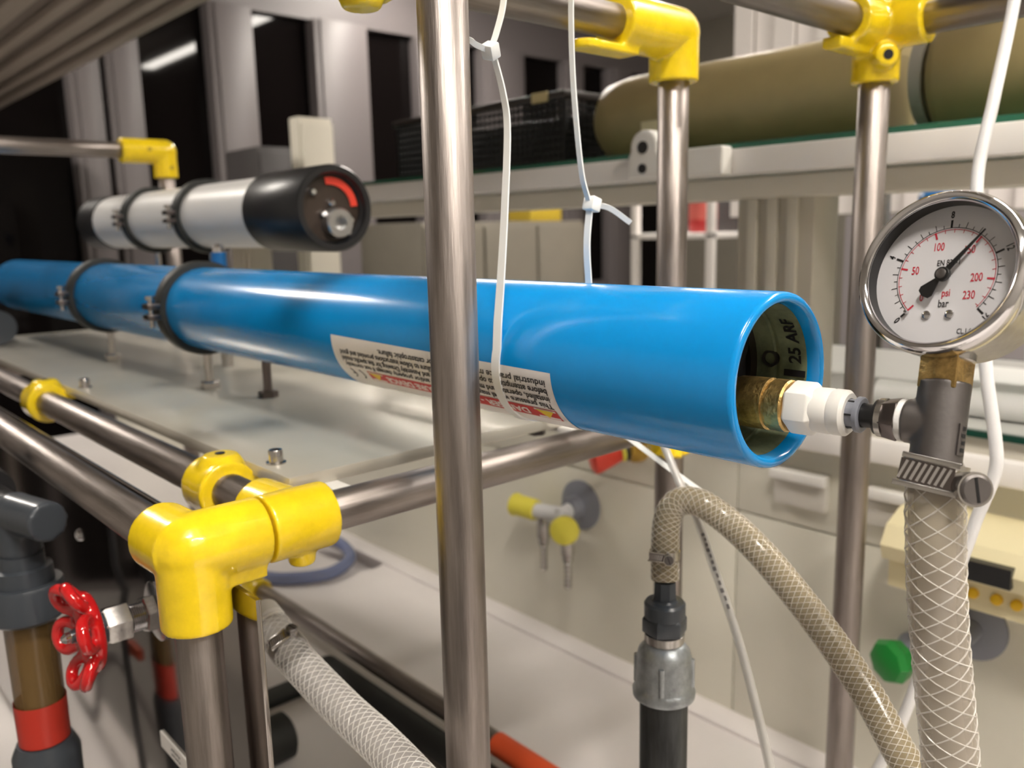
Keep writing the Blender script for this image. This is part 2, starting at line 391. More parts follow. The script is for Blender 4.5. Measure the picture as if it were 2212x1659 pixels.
# ================================================================== THE PIPE FRAMES
RP = .01345
XR, ZR = -.474, -.178
YE, Y2, YC = .1730, .237, .625
ZT = .1635
def sl(g, p0, p1, r=.0205): return g.cyl(p0, p1, r, 36)
fr = thing('pipe_rack', 'steel pipe rack with yellow clamp fittings carrying the mounting plate', 'pipe rack', (XR, .4, ZB))
def pp(name, p0, p1, parent, ax): return part(name, G().pipe(p0, p1, RP, RP-.0025, 48), steel(ax), parent, 50)
pp('post', (XR, YE, ZB), (XR, YE, ZR), fr, 'z')
pp('post', (XR, YC, ZB), (XR, YC, ZT), fr, 'z')
pp('cross_rail', (XR, YE, ZR), (XR, YC, ZR), fr, 'y')
pp('side_rail', (-1.72, .1685, ZR), (XR, .1685, ZR), fr, 'x')
pp('side_rail', (-1.72, Y2, ZR), (XR, Y2, ZR), fr, 'x')
pp('top_rail', (XR, .12, ZT), (XR, YC, ZT), fr, 'y')
pp('foot_rail', (-1.42, YC, -.633), (XR, YC, -.633), fr, 'x')
pp('far_post', (-1.55, .585, ZB), (-1.55, .585, .150), fr, 'z')
pp('far_top_rail', (-1.55, .10, .150), (-1.55, .585, .150), fr, 'y')
pp('far_post', (-1.55, .10, ZB), (-1.55, .10, .150), fr, 'z')
pp('far_cross_rail', (-1.5768, .08, ZR-.0267), (-1.5768, .61, ZR-.0267), fr, 'y')
# three-way elbow at the near corner
g = G(); E = (XR, YE, ZR)
sl(g, E, (XR, YE, ZR-.047)); sl(g, E, (XR, .2160, ZR), .0215); sl(g, (XR+.002, YE-.0015, ZR), (-.510, .1695, ZR), .0210); g.ball(E, .0214); g.box((XR-.012, YE, ZR-.026), (XR+.012, .214, ZR-.012))
el = cast('elbow_fitting', g, M_YEL, fr)
# tee beside it
g = G(); sl(g, (XR, .2178, ZR), (XR, .2620, ZR), .0215); sl(g, (XR, Y2+.004, ZR), (-.518, Y2, ZR), .0200)
g.lathe((XR, .243, ZR-.016), (0, 0, -1), [(0, .010), (.012, .0085), (.0135, .007)], 20)
cast('tee_fitting', g, M_YEL, fr)
def ring_clamp(x, y=Y2):
    g = G().cyl((x-.019, y, ZR), (x+.017, y, ZR), .0216, 36)
    g.lathe((x, y+.002, ZR+.010), (0, 0, 1), [(0, .0190), (.009, .0160), (.0130, .0135), (.0150, .0115)], 24)
    g.box((x-.012, y+.010, ZR+.0005), (x+.012, y+.040, ZR+.0086))
    g.lathe((x+.013, y, ZR), (1, 0, 0), [(0, .0222), (.0035, .0218)], 36)
    f = cast('clamp_fitting', g, M_YEL, fr)
    part('set_screw', G().lathe((x, y+.002, ZR+.0246), (0, 0, 1), [(0, .0035), (.0012, .0035)], 12), M_BLACK, f)
ring_clamp(-.580); ring_clamp(-1.050)
# top elbow on the far post, with its lug
g = G(); sl(g, (XR, .546, ZT), (XR, YC, ZT), .0222); sl(g, (XR, YC, ZT), (XR, YC, .1235), .0215); g.ball((XR, YC, ZT), .0222)
g.box((XR-.010, .505, ZT-.026), (XR+.012, .565, ZT-.019)); g.cyl((XR+.001, .512, ZT-.026), (XR+.001, .512, ZT-.019), .012)
e2 = cast('elbow_fitting', g, M_YEL, fr)
for y, L_ in ((.309, .0145), (.240, .0165)):
    g = G(); sl(g, (XR, y-.02, ZT), (XR, y+.02, ZT)); g.lathe((XR, y, ZT-.012), (0, 0, -1), [(0, .016), (.012, .013), (L_, .011)], 20)
    cast('collar_fitting', g, M_YEL, fr, .0018)
g = G(); sl(g, (XR, .606, ZR), (XR, .648, ZR)); sl(g, (XR, YC, ZR-.03), (XR, YC, ZR+.025)); g.lathe((XR+.01, YC-.01, ZR-.012), (.3, -.3, -1), [(0, .011), (.020, .009)], 20)
cast('tee_fitting', g, M_YEL, fr, .0018)
for p, a in (((-1.55, .585, .150), 1),):
    g = G(); sl(g, (p[0], p[1]-.075, p[2]), p, .021); sl(g, p, (p[0], p[1], p[2]-.045), .020); g.ball(p, .0212)
    f = cast('elbow_fitting', g, M_YEL, fr, .0018)
    for q in ((p[0]+.0195, p[1]-.032, p[2]+.002), (p[0]+.0185, p[1]+.004, p[2]-.028)):
        part('set_screw', G().lathe(q, (1, 0, 0), [(0, .004), (.002, .004)], 12), mat('dull_yellow', (.45, .30, .01), .5), f)
g = G(); sl(g, (-1.43, YC, -.633), (-1.38, YC, -.633)); sl(g, (-1.42, YC, ZB), (-1.42, YC, -.60)); cast('tee_fitting', g, M_YEL, fr, .002)
part('red_end_sleeve', G().cyl((-.735, YC, -.633), (-.56, YC, -.633), .0150, 32), M_ORNG, fr)

f2 = thing('tall_pipe_rack', 'tall steel pipe rack with yellow cross fitting in front of the tube', 'pipe rack', (-.37, .5, ZB))
XA, YA, YB, ZT2 = -.3665, .2882, .776, .170
pp('post', (XA, YA, ZB), (XA, YA, ZT2), f2, 'z')
pp('post', (XA, YB, ZB), (XA, YB, ZT2), f2, 'z')
pp('top_rail', (XA, YA, ZT2), (XA, YB, ZT2), f2, 'y')
pp('side_rail', (XA, YB, ZT2), (.55, YB, ZT2), f2, 'x')
g = G(); sl(g, (XA, YA, ZT2-.04), (XA, YA, ZT2)); sl(g, (XA, YA, ZT2), (XA, YA+.034, ZT2)); g.ball((XA, YA, ZT2), .0207); cast('elbow_fitting', g, M_YEL, f2, .002)
g = G(); sl(g, (XA, YB, ZT2), (XA, YB, ZT2-.048)); sl(g, (XA, YB, ZT2), (XA, YB-.055, ZT2)); sl(g, (XA, YB, ZT2), (XA+.045, YB, ZT2)); sl(g, (XA, YB, ZT2), (XA, YB, ZT2+.03), .022)
g.box((XA-.012, YB-.075, ZT2-.026), (XA+.006, YB-.02, ZT2-.016)); g.lathe((XA+.012, YB-.012, ZT2-.028), (.7, -.7, 0), [(0, .012), (.012, .010)], 20)
f = cast('cross_fitting', g, M_YEL, f2, .0017)
part('set_screw', G().lathe((XA+.012+.0083, YB-.012-.0083, ZT2-.028), (.7, -.7, 0), [(0, .0042), (.0012, .0042)], 14), M_BLACK, f)

# ================================================================== MOUNTING PLATE
ZP = -.160
pl = thing('mounting_plate', 'flat satin grey mounting plate with bolts carried by the side rails', 'plate', (-1.1, .42, ZP-.0095))
part('plate', G().box((-1.66, .2548, ZP-.0095), (-.508, .566, ZP)), M_PLATE, pl, bevel=.0008)
def cap_bolt(x, y):
    b = part('bolt', G().lathe((x, y, ZP+.001), (0, 0, 1), [(0, .0052), (.0080, .0052), (.0090, .0046), (.0090, .0030), (.0055, .0030)], 28), M_STAIN, pl)
    part('washer', G().lathe((x, y, ZP), (0, 0, 1), [(0, .0072), (.0010, .0072), (.0012, .0066)], 28), M_STAIN, b)
cap_bolt(-.550, .2670); cap_bolt(-1.000, .2670); cap_bolt(-.550, .548)
for y in (.285, .405, .520):      # white tabs on the cross rail carry the front edge
    part('support_tab', G().box((-.524, y-.007, ZP-.0150), (-.4855, y+.007, ZP-.0094)), M_WHITE, pl, bevel=.0008)
part('nut', G().prism((-.523, .500, ZP-.016), (0, 0, 1), [(0, .008), (.0065, .008)], 6), M_DKST, pl)

# ================================================================== BLUE PRESSURE VESSEL
YT, ZTU, RT = .3606, -.0732, .0425
XE = -.208
bt = thing('pressure_tube', 'long glossy blue pressure tube with open end hung in cable ties', 'pressure tube', (-.93, YT, ZTU-RT))
prof = [(-1.67, .036), (-1.67, .041), (-1.668, RT), (XE-.0025, RT), (XE-.0008, RT-.0005), (XE, RT-.0020), (XE, .0385), (XE-.0012, .0374), (XE-.0075, .0370)]
part('tube_shell', G().lathe((0, YT, ZTU), (1, 0, 0), prof, 96, cap=False), M_BLUE, bt, 60)
part('bore', G().lathe((0, YT, ZTU), (1, 0, 0), [(XE-.0072, .0369), (XE-.022, .0362), (XE-.0225, .0375), (XE-.0245, .0375), (XE-.025, .0360), (XE-.060, .0360)], 72, cap=False), M_BLUEIN, bt, 60)
part('end_plug', G().lathe((0, YT, ZTU), (1, 0, 0), [(XE-.075, .0361), (XE-.040, .0361), (XE-.0385, .0345)], 64), M_BLACK, bt)
part('plug_collar', G().lathe((0, YT-.002, -.0855), (1, 0, 0), [(XE-.0386, .0155), (XE-.030, .0150), (XE-.029, .0140)], 40), M_BLACK, bt)
# retaining ring with lug and screw
g = G().lathe((0, YT, ZTU), (1, 0, 0), [(XE-.0384, .0360), (XE-.0384, .0300), (XE-.0355, .0300), (XE-.0355, .0360)], 64, cap=False)
rg = part('retaining_ring', g, M_DKST, bt)
part('ring_lug', G().lathe((0, YT+.012, ZTU+.014), (1, 0, 0), [(XE-.0384, .014), (XE-.0345, .014)], 28), M_BLACK, rg)
pt = part('side_port', G().lathe((-.2355, YT+.0372, -.0690), (0, -1, 0), [(0, .0046), (.0022, .0046), (.0022, .0030), (-.003, .0030)], 24), M_CAST, bt)
part('port_hole', G().lathe((-.2355, YT+.0372, -.0690), (0, -1, 0), [(-.001, .0031), (.0012, .0031)], 20), M_BLACK, pt)
# far end cap
part('far_cap', G().lathe((0, YT, ZTU), (-1, 0, 0), [(1.60, .037), (1.665, .037), (1.676, .020), (1.70, .020)], 40), M_BLUE, bt)
def onbore(x_, a_deg, r=.0366):
    a = math.radians(a_deg); return (x_, YT+r*math.cos(a), ZTU+r*math.sin(a))
# hand-written marking inside the mouth
tv = text2d('25 ARF', .0095, 'CENTER', .95, .025)
part_txt = flat('handwriting', tv, M_INK, bt, lambda u, v: onbore(XE-.0130-v, 26+math.degrees(u/.0360), .0359))
part('marker_strip', G().add([onbore(XE-.0195+.012*i, -1-5.5*j, .0359) for j in (0, 1) for i in (0, 1)], [(0, 1, 3, 2)]), M_INK, bt)

# warning label wrapped around the underside, printed upside down as seen from here
def lab(s_, t_, lift=.0003):
    # s_: 0..1 along the reading direction (towards -x), t_: millimetres up the label from its upper (near-horizon) edge
    x_ = -.3215 - s_*.2295; phi = math.radians(178.7+5.6*(x_+.551)/.2295) + t_/1000/RT
    return (x_, YT+(RT+lift)*math.cos(phi), ZTU+(RT+lift)*math.sin(phi))
lb = flat('warning_label', strip(0, 1, 0, 52, 40, 24), M_PAPER, bt, lambda u, v: lab(u, v))
def prt(name, s_txt, s0, s1, t0, h, m, bold=0.):
    v, f = text2d(s_txt, 1., 'LEFT', 1., bold); mx = max(p[0] for p in v)
    return flat(name, (v, f), m, lb, lambda u, w_: lab(s0+(s1-s0)*u/mx, t0+w_*h, .0006))
prt('label_text', 'industrial practice may result in loss or catastrophic failure.', .02, .735, 6.6, 5.5, M_INK, .022)
prt('label_text', 'before attempting to open, service vessel. Failure to follow instructions provided and good', .02, .955, 11.6, 5.5, M_INK, .022)
prt('label_text', 'installed, operated and maintained. See Guide and Assembly Drawing for the specific model', .02, .955, 16.6, 5.5, M_INK, .022)
prt('label_text', 'This pressure vessel may cause bodily harm and/or property damage if not correctly', .02, .95, 21.6, 5.5, M_INK, .022)
flat('header_band', strip(.02, .845, 25.0, 34.5, 30, 3), M_INKR, lb, lambda u, v: lab(u, v, .0005))
prt('header_text', 'DANGER - HIGH PRESSURE DEVICE', .125, .75, 29.7, 7.6, M_PAPER, .03)
for s0 in (.025, .765):
    flat('warning_box', strip(s0, s0+.075, 25.6, 33.9), M_PAPER, lb, lambda u, v: lab(u, v, .0006))
    flat('warning_triangle', ([(s0+.006, 26.2), (s0+.069, 26.2), (s0+.0375, 33.2)], [(0, 1, 2)]), M_INKY, lb, lambda u, v: lab(u, v, .0008))
    prt('exclamation_mark', '!', s0+.034, s0+.041, 28.6, 5.0, M_INK, .02)
def arc2(cx_, cy_, r0, r1, a0, a1, n=14):
    v = []; 
    for i in range(n+1):
        a = math.radians(a0+(a1-a0)*i/n); v += [(cx_+r0*math.cos(a)/229.5, cy_+r0*math.sin(a)), (cx_+r1*math.cos(a)/229.5, cy_+r1*math.sin(a))]
    return v, [(2*i, 2*i+1, 2*i+3, 2*i+2) for i in range(n)]
flat('ce_mark', merge(arc2(.895, 30, 3.6, 4.8, 100, 260), arc2(.945, 30, 3.6, 4.8, 100, 260), strip(.928, .942, 29.4, 30.6)), M_INK, lb, lambda u, v: lab(u, v, .0006))
# rubber-lined pipe clamps standing on rods
def vessel_clamp(x, y, z, r, label, grp, rodz=ZP):
    c = thing('tube_clamp', label, 'clamp', (x, y, rodz), grp)
    part('band', G().lathe((x, y, z), (1, 0, 0), [(-.009, r+.0002), (-.009, r+.0055), (-.007, r+.0068), (.007, r+.0068), (.009, r+.0055), (.009, r+.0002)], 56, cap=False), M_RUB, c)
    for s in (-1, 1):
        yy = y+s*(r+.011)
        part('ear', G().box((x-.0085, yy-.007, z-.0085), (x+.0085, yy+.007, z-.0025)).box((x-.0085, yy-.007, z+.0025), (x+.0085, yy+.007, z+.0085)), M_DKST, c, bevel=.001)
        part('screw', G().cyl((x, yy+s*.001, z-.016), (x, yy+s*.001, z+.012), .0028, 12).lathe((x, yy+s*.001, z+.012), (0, 0, 1), [(0, .005), (.004, .005)], 12), M_STAIN, c)
    part('rod', G().cyl((x, y, rodz), (x, y, z-r-.005), .0045, 16), M_STAIN, c)
    part('rod_nut', G().prism((x, y, rodz), (0, 0, 1), [(0, .010), (.007, .010), (.008, .009)], 6), M_STAIN, c)
for i, x in enumerate((-.885, -1.205)):
    vessel_clamp(x, YT, ZTU, RT, ('black rubber-lined clamp gripping the blue tube, nearer its label', 'black rubber-lined clamp gripping the blue tube, near its far end')[i], 'clamps on the blue tube')
t = thing('standoff_rod', 'short steel standoff rod between the blue tube and the plate', 'rod', (-.79, YT+.02, ZP))
part('rod', G().cyl((-.79, YT+.02, ZP), (-.79, YT+.02, ZTU-.0365), .0045, 16), M_DKST, t)
part('foot', G().prism((-.79, YT+.02, ZP), (0, 0, 1), [(0, .010), (.006, .010)], 6), M_DKST, t)

# ================================================================== WHITE VESSEL BEHIND
YV, ZV, RV = .5, .029, .0445
wv = thing('white_vessel', 'white cylindrical vessel with black screw cap on clamps behind blue tube', 'pressure vessel', (-1.24, YV, ZV-RV))
part('vessel_body', G().lathe((0, YV, ZV), (1, 0, 0), [(-1.62, RV-.001), (-.955, RV-.001)], 72), mat('white_vessel_paint', (.74, .73, .72), .32), wv)
cp = part('end_cap', G().lathe((0, YV, ZV), (1, 0, 0), [(-.975, RV-.001), (-.975, RV+.002), (-.972, RV+.0035), (-.842, RV+.0035), (-.839, RV+.0015), (-.839, .0400), (-.842, .0385), (-.846, .0385), (-.848, .037), (-.852, .037)], 72), M_BLACK, wv)
part('cap_face', G().lathe((0, YV, ZV), (1, 0, 0), [(-.858, .0366), (-.8515, .0366)], 60), mat('brown_black', (.035, .024, .018), .35), cp)
v = []; n = 22
for i in range(n+1):
    a = math.radians(5+(100-5)*i/n)
    for r_ in (.0265, .0345): v.append((-.8512, YV+r_*math.cos(a), ZV+r_*math.sin(a)))
g = G().add(v+[(p[0]+.002, p[1], p[2]) for p in v], [])
for i in range(n):
    a, b, c_, d = 2*i, 2*i+1, 2*i+3, 2*i+2; k = len(v)
    g.f += [(a+k, b+k, c_+k, d+k), (a, a+k, d+k, d), (b, c_, c_+k, b+k)]
part('red_segment', g, M_REDP, cp)
part('port', G().lathe((0, YV+.004, ZV-.016), (1, 0, 0), [(-.8515, .0165), (-.838, .0165), (-.836, .015), (-.836, .008), (-.846, .008)], 36), M_SIL, cp)
for dy, dz in ((-.022, .018), (.001, .006), (.024, -.013), (.020, -.026), (-.010, -.006)):
    part('cap_screw', G().lathe((0, YV+dy, ZV+dz), (1, 0, 0), [(-.8515, .0042), (-.847, .0042), (-.8455, .003)], 16), M_CHROME, cp)
part('rear_cap', G().lathe((0, YV, ZV), (1, 0, 0), [(-1.645, .030), (-1.640, RV+.001), (-1.56, RV+.001), (-1.558, RV-.001)], 60), M_BLACK, wv)
for i, x in enumerate((-1.39, -1.18)):
    vessel_clamp(x, YV, ZV, RV, ('black rubber-lined clamp under the white vessel, at its rear', 'black rubber-lined clamp under the white vessel, next to black cap')[i], 'clamps on the white vessel')
t = thing('blue_valve', 'small blue valve with chrome cap standing behind the blue tube', 'valve', (-1.02, .44, ZP))
part('valve_stem', G().cyl((-1.02, .44, ZP), (-1.02, .44, -.045), .007, 16), M_STAIN, t)
part('valve_body', G().cyl((-1.02, .44, -.045), (-1.02, .44, -.018), .009, 20), M_BLUEB, t)
part('valve_cap', G().lathe((-1.02, .44, -.018), (0, 0, 1), [(0, .008), (.006, .008), (.010, .004)], 20), M_CHROME, t)

# ================================================================== CABLE TIES
def wrap(a0, a1, x0, x1, n=16, r=RT+.0009):
    return [(x0+(x1-x0)*i/n, YT+r*math.cos(math.radians(a0+(a1-a0)*i/n)), ZTU+r*math.sin(math.radians(a0+(a1-a0)*i/n))) for i in range(n+1)]
over = lambda y0, y1: [(-.3665, y0, ZT2+.001), (-.3665, (y0+y1)/2, ZT2+.0145)]
LP = [(-.0022, RP), (-.0022, RP+.0013), (.0022, RP+.0013), (.0022, RP), (-.0022, RP)]
TF = [(-.3665, .3315, ZT2-RP-.0004), (-.3660, .3315, .148), (-.3655, .3300, .124), (-.3650, .3235, .106), (-.3648, .3195, .099)]
t = thing('cable_tie', 'white cable tie running down the front of the blue tube', 'cable tie', (-.365, .33, -.115))
part('strap', G().strap(spline(TF, 8), (1, .25, 0), .0036, .0012), M_NYLON, t)
part('loop', G().lathe((XA, .3315, ZT2), (0, 1, 0), LP, 32, cap=False), M_NYLON, t)
part('head', G().box((-.0042, -.0036, -.0042), (.0042, .0036, .0042), Matrix.Translation((-.3648, .3190, .0965)) @ Matrix.Rotation(.5, 4, 'X') @ Matrix.Rotation(.3, 4, 'Y')), M_NYLON, t, bevel=.0010)
part('tail', G().strap(spline([(-.3650, .316, .097), (-.3652, .309, .0985), (-.366, .3055, .1005), (-.372, .3035, .102)], 6), (.6, 0, 1), .003, .0012), M_NYLON, t)
lo = spline([(-.3648, .3210, .0950), (-.3648, .3275, .075), (-.3648, .3300, .055), (-.3645, .3262, .010), (-.3642, .3222, -.025), (-.3642, .3188, -.052)], 8) + wrap(172, 290, -.3642, -.376, 36)
part('lower_strap', G().strap(lo, (1, .15, 0), [.0034+.0024*min(1, i/44) for i in range(len(lo))], .0012), M_NYLON, t)
t = thing('cable_tie', 'white cable tie with curled free tail rising behind the blue tube', 'cable tie', (-.37, .40, -.116))
up = wrap(292, 372, -.376, -.370, 24) + spline([(-.370, .4035, -.055), (-.370, .4020, -.034), (-.370, .4005, -.010), (-.370, .4030, .012)], 6)
part('strap', G().strap(up, (1, .1, 0), .0046, .0012), M_NYLON, t)
part('loop', G().lathe((XA, .3865, ZT2), (0, 1, 0), LP, 32, cap=False), M_NYLON, t)
part('head', G().box((-.0045, -.0042, -.0045), (.0045, .0042, .0045), Matrix.Translation((-.370, .4055, .0155)) @ Matrix.Rotation(-.3, 4, 'X')), M_NYLON, t, bevel=.0011)
part('tail', G().strap(spline([(-.369, .409, .0150), (-.367, .420, .0125), (-.362, .4335, .0035)], 8), (.5, 0, 1), .0034, .0011), M_NYLON, t)
part('upper_strap', G().strap(spline([(-.370, .4020, .0180), (-.370, .3960, .035), (-.370, .3910, .070), (-.370, .3885, .100), (-.369, .3870, .133), (-.3665, .3865, ZT2-RP-.0004)], 8), (1, .1, 0), .0035, .0012), M_NYLON, t)

# ================================================================== END FITTINGS, TEE, GAUGE
S0 = V((-.2475, .3600, -.0857)); T = V((-.137, .3657, -.0842)); AX = (T-S0).normalized()
Ug = V((-.0671, .3253, .9432)).normalized(); Ng = V((-.1232, -.9408, .3157)).normalized(); Rg = V((.9901, -.095, .1032)).normalized()
LT = (T-S0).length
pf = thing('push_fit_connector', 'white push-fit connector with grey collet on brass nipple in tube mouth', 'connector', tuple(S0))
part('brass_nipple', G().lathe(S0, AX, [(-.002, .0095), (.012, .0100), (.018, .0125), (.034, .0128), (.0345, .0118), (.0358, .0118), (.0362, .0126), (.0435, .0126), (.0445, .0118)], 40), M_BRASS, pf)
part('hex_nut', G().prism(S0, AX, [(.0440, .0112), (.0455, .0128), (.0560, .0128), (.0580, .0110)], 6, (0, .2, 1)), M_WHITE, pf, 25, bevel=.0006)
part('connector_body', G().lathe(S0, AX, [(.0570, .0105), (.0640, .0107), (.0650, .0103), (.0660, .0107), (.0710, .0106), (.0725, .0092), (.0725, .0070), (.060, .0070)], 44), M_WHITE, pf)
cl = part('collet', G().lathe(S0, AX, [(.0700, .0068), (.0760, .0066), (.0762, .0082), (.0780, .0082), (.0785, .0075), (.0785, .0056), (.070, .0056)], 36), M_GREY, pf)
for k in range(6):
    a, e1, e2 = frame(AX); q = 2*math.pi*k/6+.4; d = e1*math.cos(q)+e2*math.sin(q)
    part('slot', G().box((-.0018, -.0004, -.0003), (.0018, .0004, .0003), Matrix.Translation(S0+AX*.0742+d*.00672) @ Matrix(((AX.x, a.cross(d).x, d.x, 0), (AX.y, a.cross(d).y, d.y, 0), (AX.z, a.cross(d).z, d.z, 0), (0, 0, 0, 1)))), M_BLACK, cl)
part('black_stub', G().lathe(S0, AX, [(.070, .0054), (.088, .0054)], 32), M_BLACK, pf)

tf = thing('tee_fitting', 'dark cast stainless tee fitting between white connector, gauge and hose', 'tee fitting', tuple(T-Ug*.0255))
part('o_ring', G().lathe(S0, AX, [(.0845, .0060), (.0845, .0078), (.0862, .0078), (.0862, .0060)], 36), M_BLACK, tf)
part('adapter_nut', G().prism(S0, AX, [(.0862, .0080), (.0868, .0086), (.0945, .0100), (.0950, .0092)], 6, (0, .5, 1)), M_DKST, tf, 25, bevel=.0004)
part('adapter_collar', G().lathe(S0, AX, [(.0856, .0070), (.0860, .0086), (.0885, .0087), (.0890, .0078)], 36), M_STAIN, tf)
part('thread_tape', G().lathe(S0, AX, [(.0945, .0088), (.0950, .0093), (.0968, .0093), (.0972, .0088)], 36), M_TAPE, tf)
g = G().cyl(S0+AX*.0972, T, .0096, 40).cyl(T-Ug*.026, T+Ug*.0180, .0103, 40)
cast('tee_body', g, M_CAST, tf, .0007, 3)
def ontee(u, v, lift):
    q = math.radians(8)+v/.0104; d = Rg*math.cos(q) - Ng*math.sin(q)*-1.0
    return tuple(T+Ug*(u-.006)+d*(.0103+lift))
pv, pf_ = strip(-.0065, .0065, -.0022, .0022, 4, 4)
pad = part('raised_pad', G().add([ontee(u, v, .0007) for u, v in pv]+[ontee(u, v, -.0006) for u, v in pv], pf_+[tuple(i+25 for i in f) for f in pf_]+[(0, 4, 29, 25), (4, 24, 49, 29), (24, 20, 45, 49), (20, 0, 25, 45)]), M_CAST, tf)
for k in range(4): flat('worn_mark', strip(-.0052+k*.0030, -.0035+k*.0030, -.0012, .0010-.0004*(k % 2)), M_BLACK, pad, lambda u, v: ontee(u, v, .0009))
c0 = V((-.1426, .3744, -.0223))
gg = thing('pressure_gauge', 'round chrome pressure gauge with white dial, black needle and red scale', 'pressure gauge', tuple(c0-Ng*.012-Ug*.038))
def gp(u, v, w_=0.): return tuple(c0+Rg*u+Ug*v+Ng*w_)
RG = .0352
part('bezel', G().lathe(c0, Ng, [(-.004, RG-.0012), (-.002, RG), (.0045, RG), (.0070, RG-.0008), (.0084, RG-.0022), (.0082, RG-.0034), (.0068, RG-.0046), (.0060, RG-.0049)], 96, Rg, cap=False), M_CHROME, gg, 50)
part('inner_ring', G().lathe(c0, Ng, [(.0064, RG-.0047), (-.0005, RG-.0047), (-.0012, RG-.0047)], 80, Rg, cap=False), M_BLACK, gg)
part('case', G().lathe(c0, Ng, [(-.030, .020), (-.030, RG-.006), (-.028, RG-.003), (-.0038, RG-.0018)], 80, Rg), M_STAIN, gg)
dl = part('dial', G().lathe(c0, Ng, [(-.0022, RG-.0046), (-.0010, RG-.0046)], 80, Rg), M_DIAL, gg)
KD = .0209          # radius of the double ring
def tick(ang, r0, r1, wd, m, lift=-.0009):
    a = math.radians(ang); d = (math.sin(a), math.cos(a)); n_ = (d[1], -d[0])
    pts = [(d[0]*r+n_[0]*s*wd/2, d[1]*r+n_[1]*s*wd/2) for r, s in ((r0, -1), (r0, 1), (r1, 1), (r1, -1))]
    return pts, [(0, 1, 2, 3)]
on = lambda u, v: gp(u, v, -.00085)
bars = [tick(-135+270*k/32, KD, KD+(.0026 if k % 2 == 0 else .0015), .00030, None) for k in range(33) if k % 8]
big = [tick(-135+67.5*k, KD, KD+.0034, .0009, None) for k in range(5)]
flat('bar_scale', merge(*bars, *big), M_INK, dl, on)
psi = lambda p: -135+270*p/232.
reds = [tick(psi(p), KD-.0022, KD-.0005, .00026, None) for p in range(10, 231, 10) if p % 50]
redb = [tick(psi(p), KD-.0037, KD-.0005, .0008, None) for p in (0, 50, 100, 150, 200)]
def ring(r, wd, a0=-135, a1=135, n=60):
    v = []
    for i in range(n+1):
        a = math.radians(a0+(a1-a0)*i/n); v += [(math.sin(a)*(r-wd/2), math.cos(a)*(r-wd/2)), (math.sin(a)*(r+wd/2), math.cos(a)*(r+wd/2))]
    return v, [(2*i, 2*i+1, 2*i+3, 2*i+2) for i in range(n)]
flat('psi_scale', merge(*reds, *redb, ring(KD-.0008, .00026)), M_DIALR, dl, on)
flat('bar_ring', ring(KD, .00028), M_INK, dl, on)
for s_, p, rr in (('0', 0, .0128), ('50', 50, .0136), ('100', 100, .0135), ('150', 150, .0135), ('200', 200, .0130), ('230', 228, .0140)):
    a = math.radians(psi(p)); flat('psi_number', shift(text2d(s_, .0050, 'CENTER', .66, .012), rr*math.sin(a), rr*math.cos(a)), M_DIALR, dl, on)
for s_, a in (('0', -135), ('4', -67.5), ('8', 0), ('12', 67.5), ('16', 135)):
    q = math.radians(a); rr = KD+.0056
    flat('bar_number', shift(text2d(s_, .0042, 'CENTER', .7, .03), rr*math.sin(q), rr*math.cos(q), -q if abs(a) < 100 else math.pi-q), M_INK, dl, on)
for s_, x, y, h in (('EN 837-1', .0008, .0056, .0036), ('bar', .0006, -.0122, .0047), ('CL.1.6', .0105, -.0242, .0031)):
    flat('dial_text', shift(text2d(s_, h, 'CENTER', .72, .012), x, y), M_INK, dl, on)
flat('dial_text', shift(text2d('psi', .0046, 'CENTER', .72, .012), .0012, -.0076), M_DIALR, dl, on)
for x in (-.0058, .0038):
    part('dial_screw', G().lathe(V(gp(x, -.0168, -.001)), Ng, [(0, .0019), (.0008, .0018), (.0013, .0010)], 20), M_CHROME, dl)
part('stop_pin', G().lathe(V(gp(-.0146, -.0152, -.001)), Ng, [(0, .0009), (.0016, .0009), (.0022, .0005)], 14), M_CHROME, dl)
na = math.radians(40.5); nd = (math.sin(na), math.cos(na)); nn = (nd[1], -nd[0])
def nv(r, s, w_=.0014): return gp(nd[0]*r+nn[0]*s, nd[1]*r+nn[1]*s, w_)
sil = [(.0235, -.0002), (.0235, .0002), (.003, .0012), (-.003, .0011), (-.0092, .0033), (-.0110, .0027), (-.0118, 0), (-.0110, -.0027), (-.0092, -.0033), (-.003, -.0011), (.003, -.0012)]
nd_ = part('needle', G().extrude([nv(r, s) for r, s in sil], tuple(Ng*.0005)), M_BLACK, gg, 20)
part('needle_hub', G().lathe(V(gp(0, 0, .0008)), Ng, [(0, .0031), (.0016, .0031), (.0019, .0028)], 28), M_BLACK, nd_)
part('hub_pin', G().lathe(V(gp(0, 0, .0026)), Ng, [(0, .0021), (.0006, .0021), (.0008, .0017)], 24), M_CAST, nd_)
part('window_glass', G().lathe(c0, Ng, [(.0052, RG-.0048), (.0058, RG-.0048)], 64, Rg), M_GLASS, gg)
stb = c0-Ng*.012
part('brass_stem', G().prism(stb, -Ug, [(.028, .0112), (.0470, .0112)], 4, Rg+Ng), M_BRASS, gg, bevel=.0006)
part('stem_shoulder', G().lathe(stb, -Ug, [(.030, .0108), (.0340, .0108), (.0346, .0098)], 28), M_STAIN, gg)

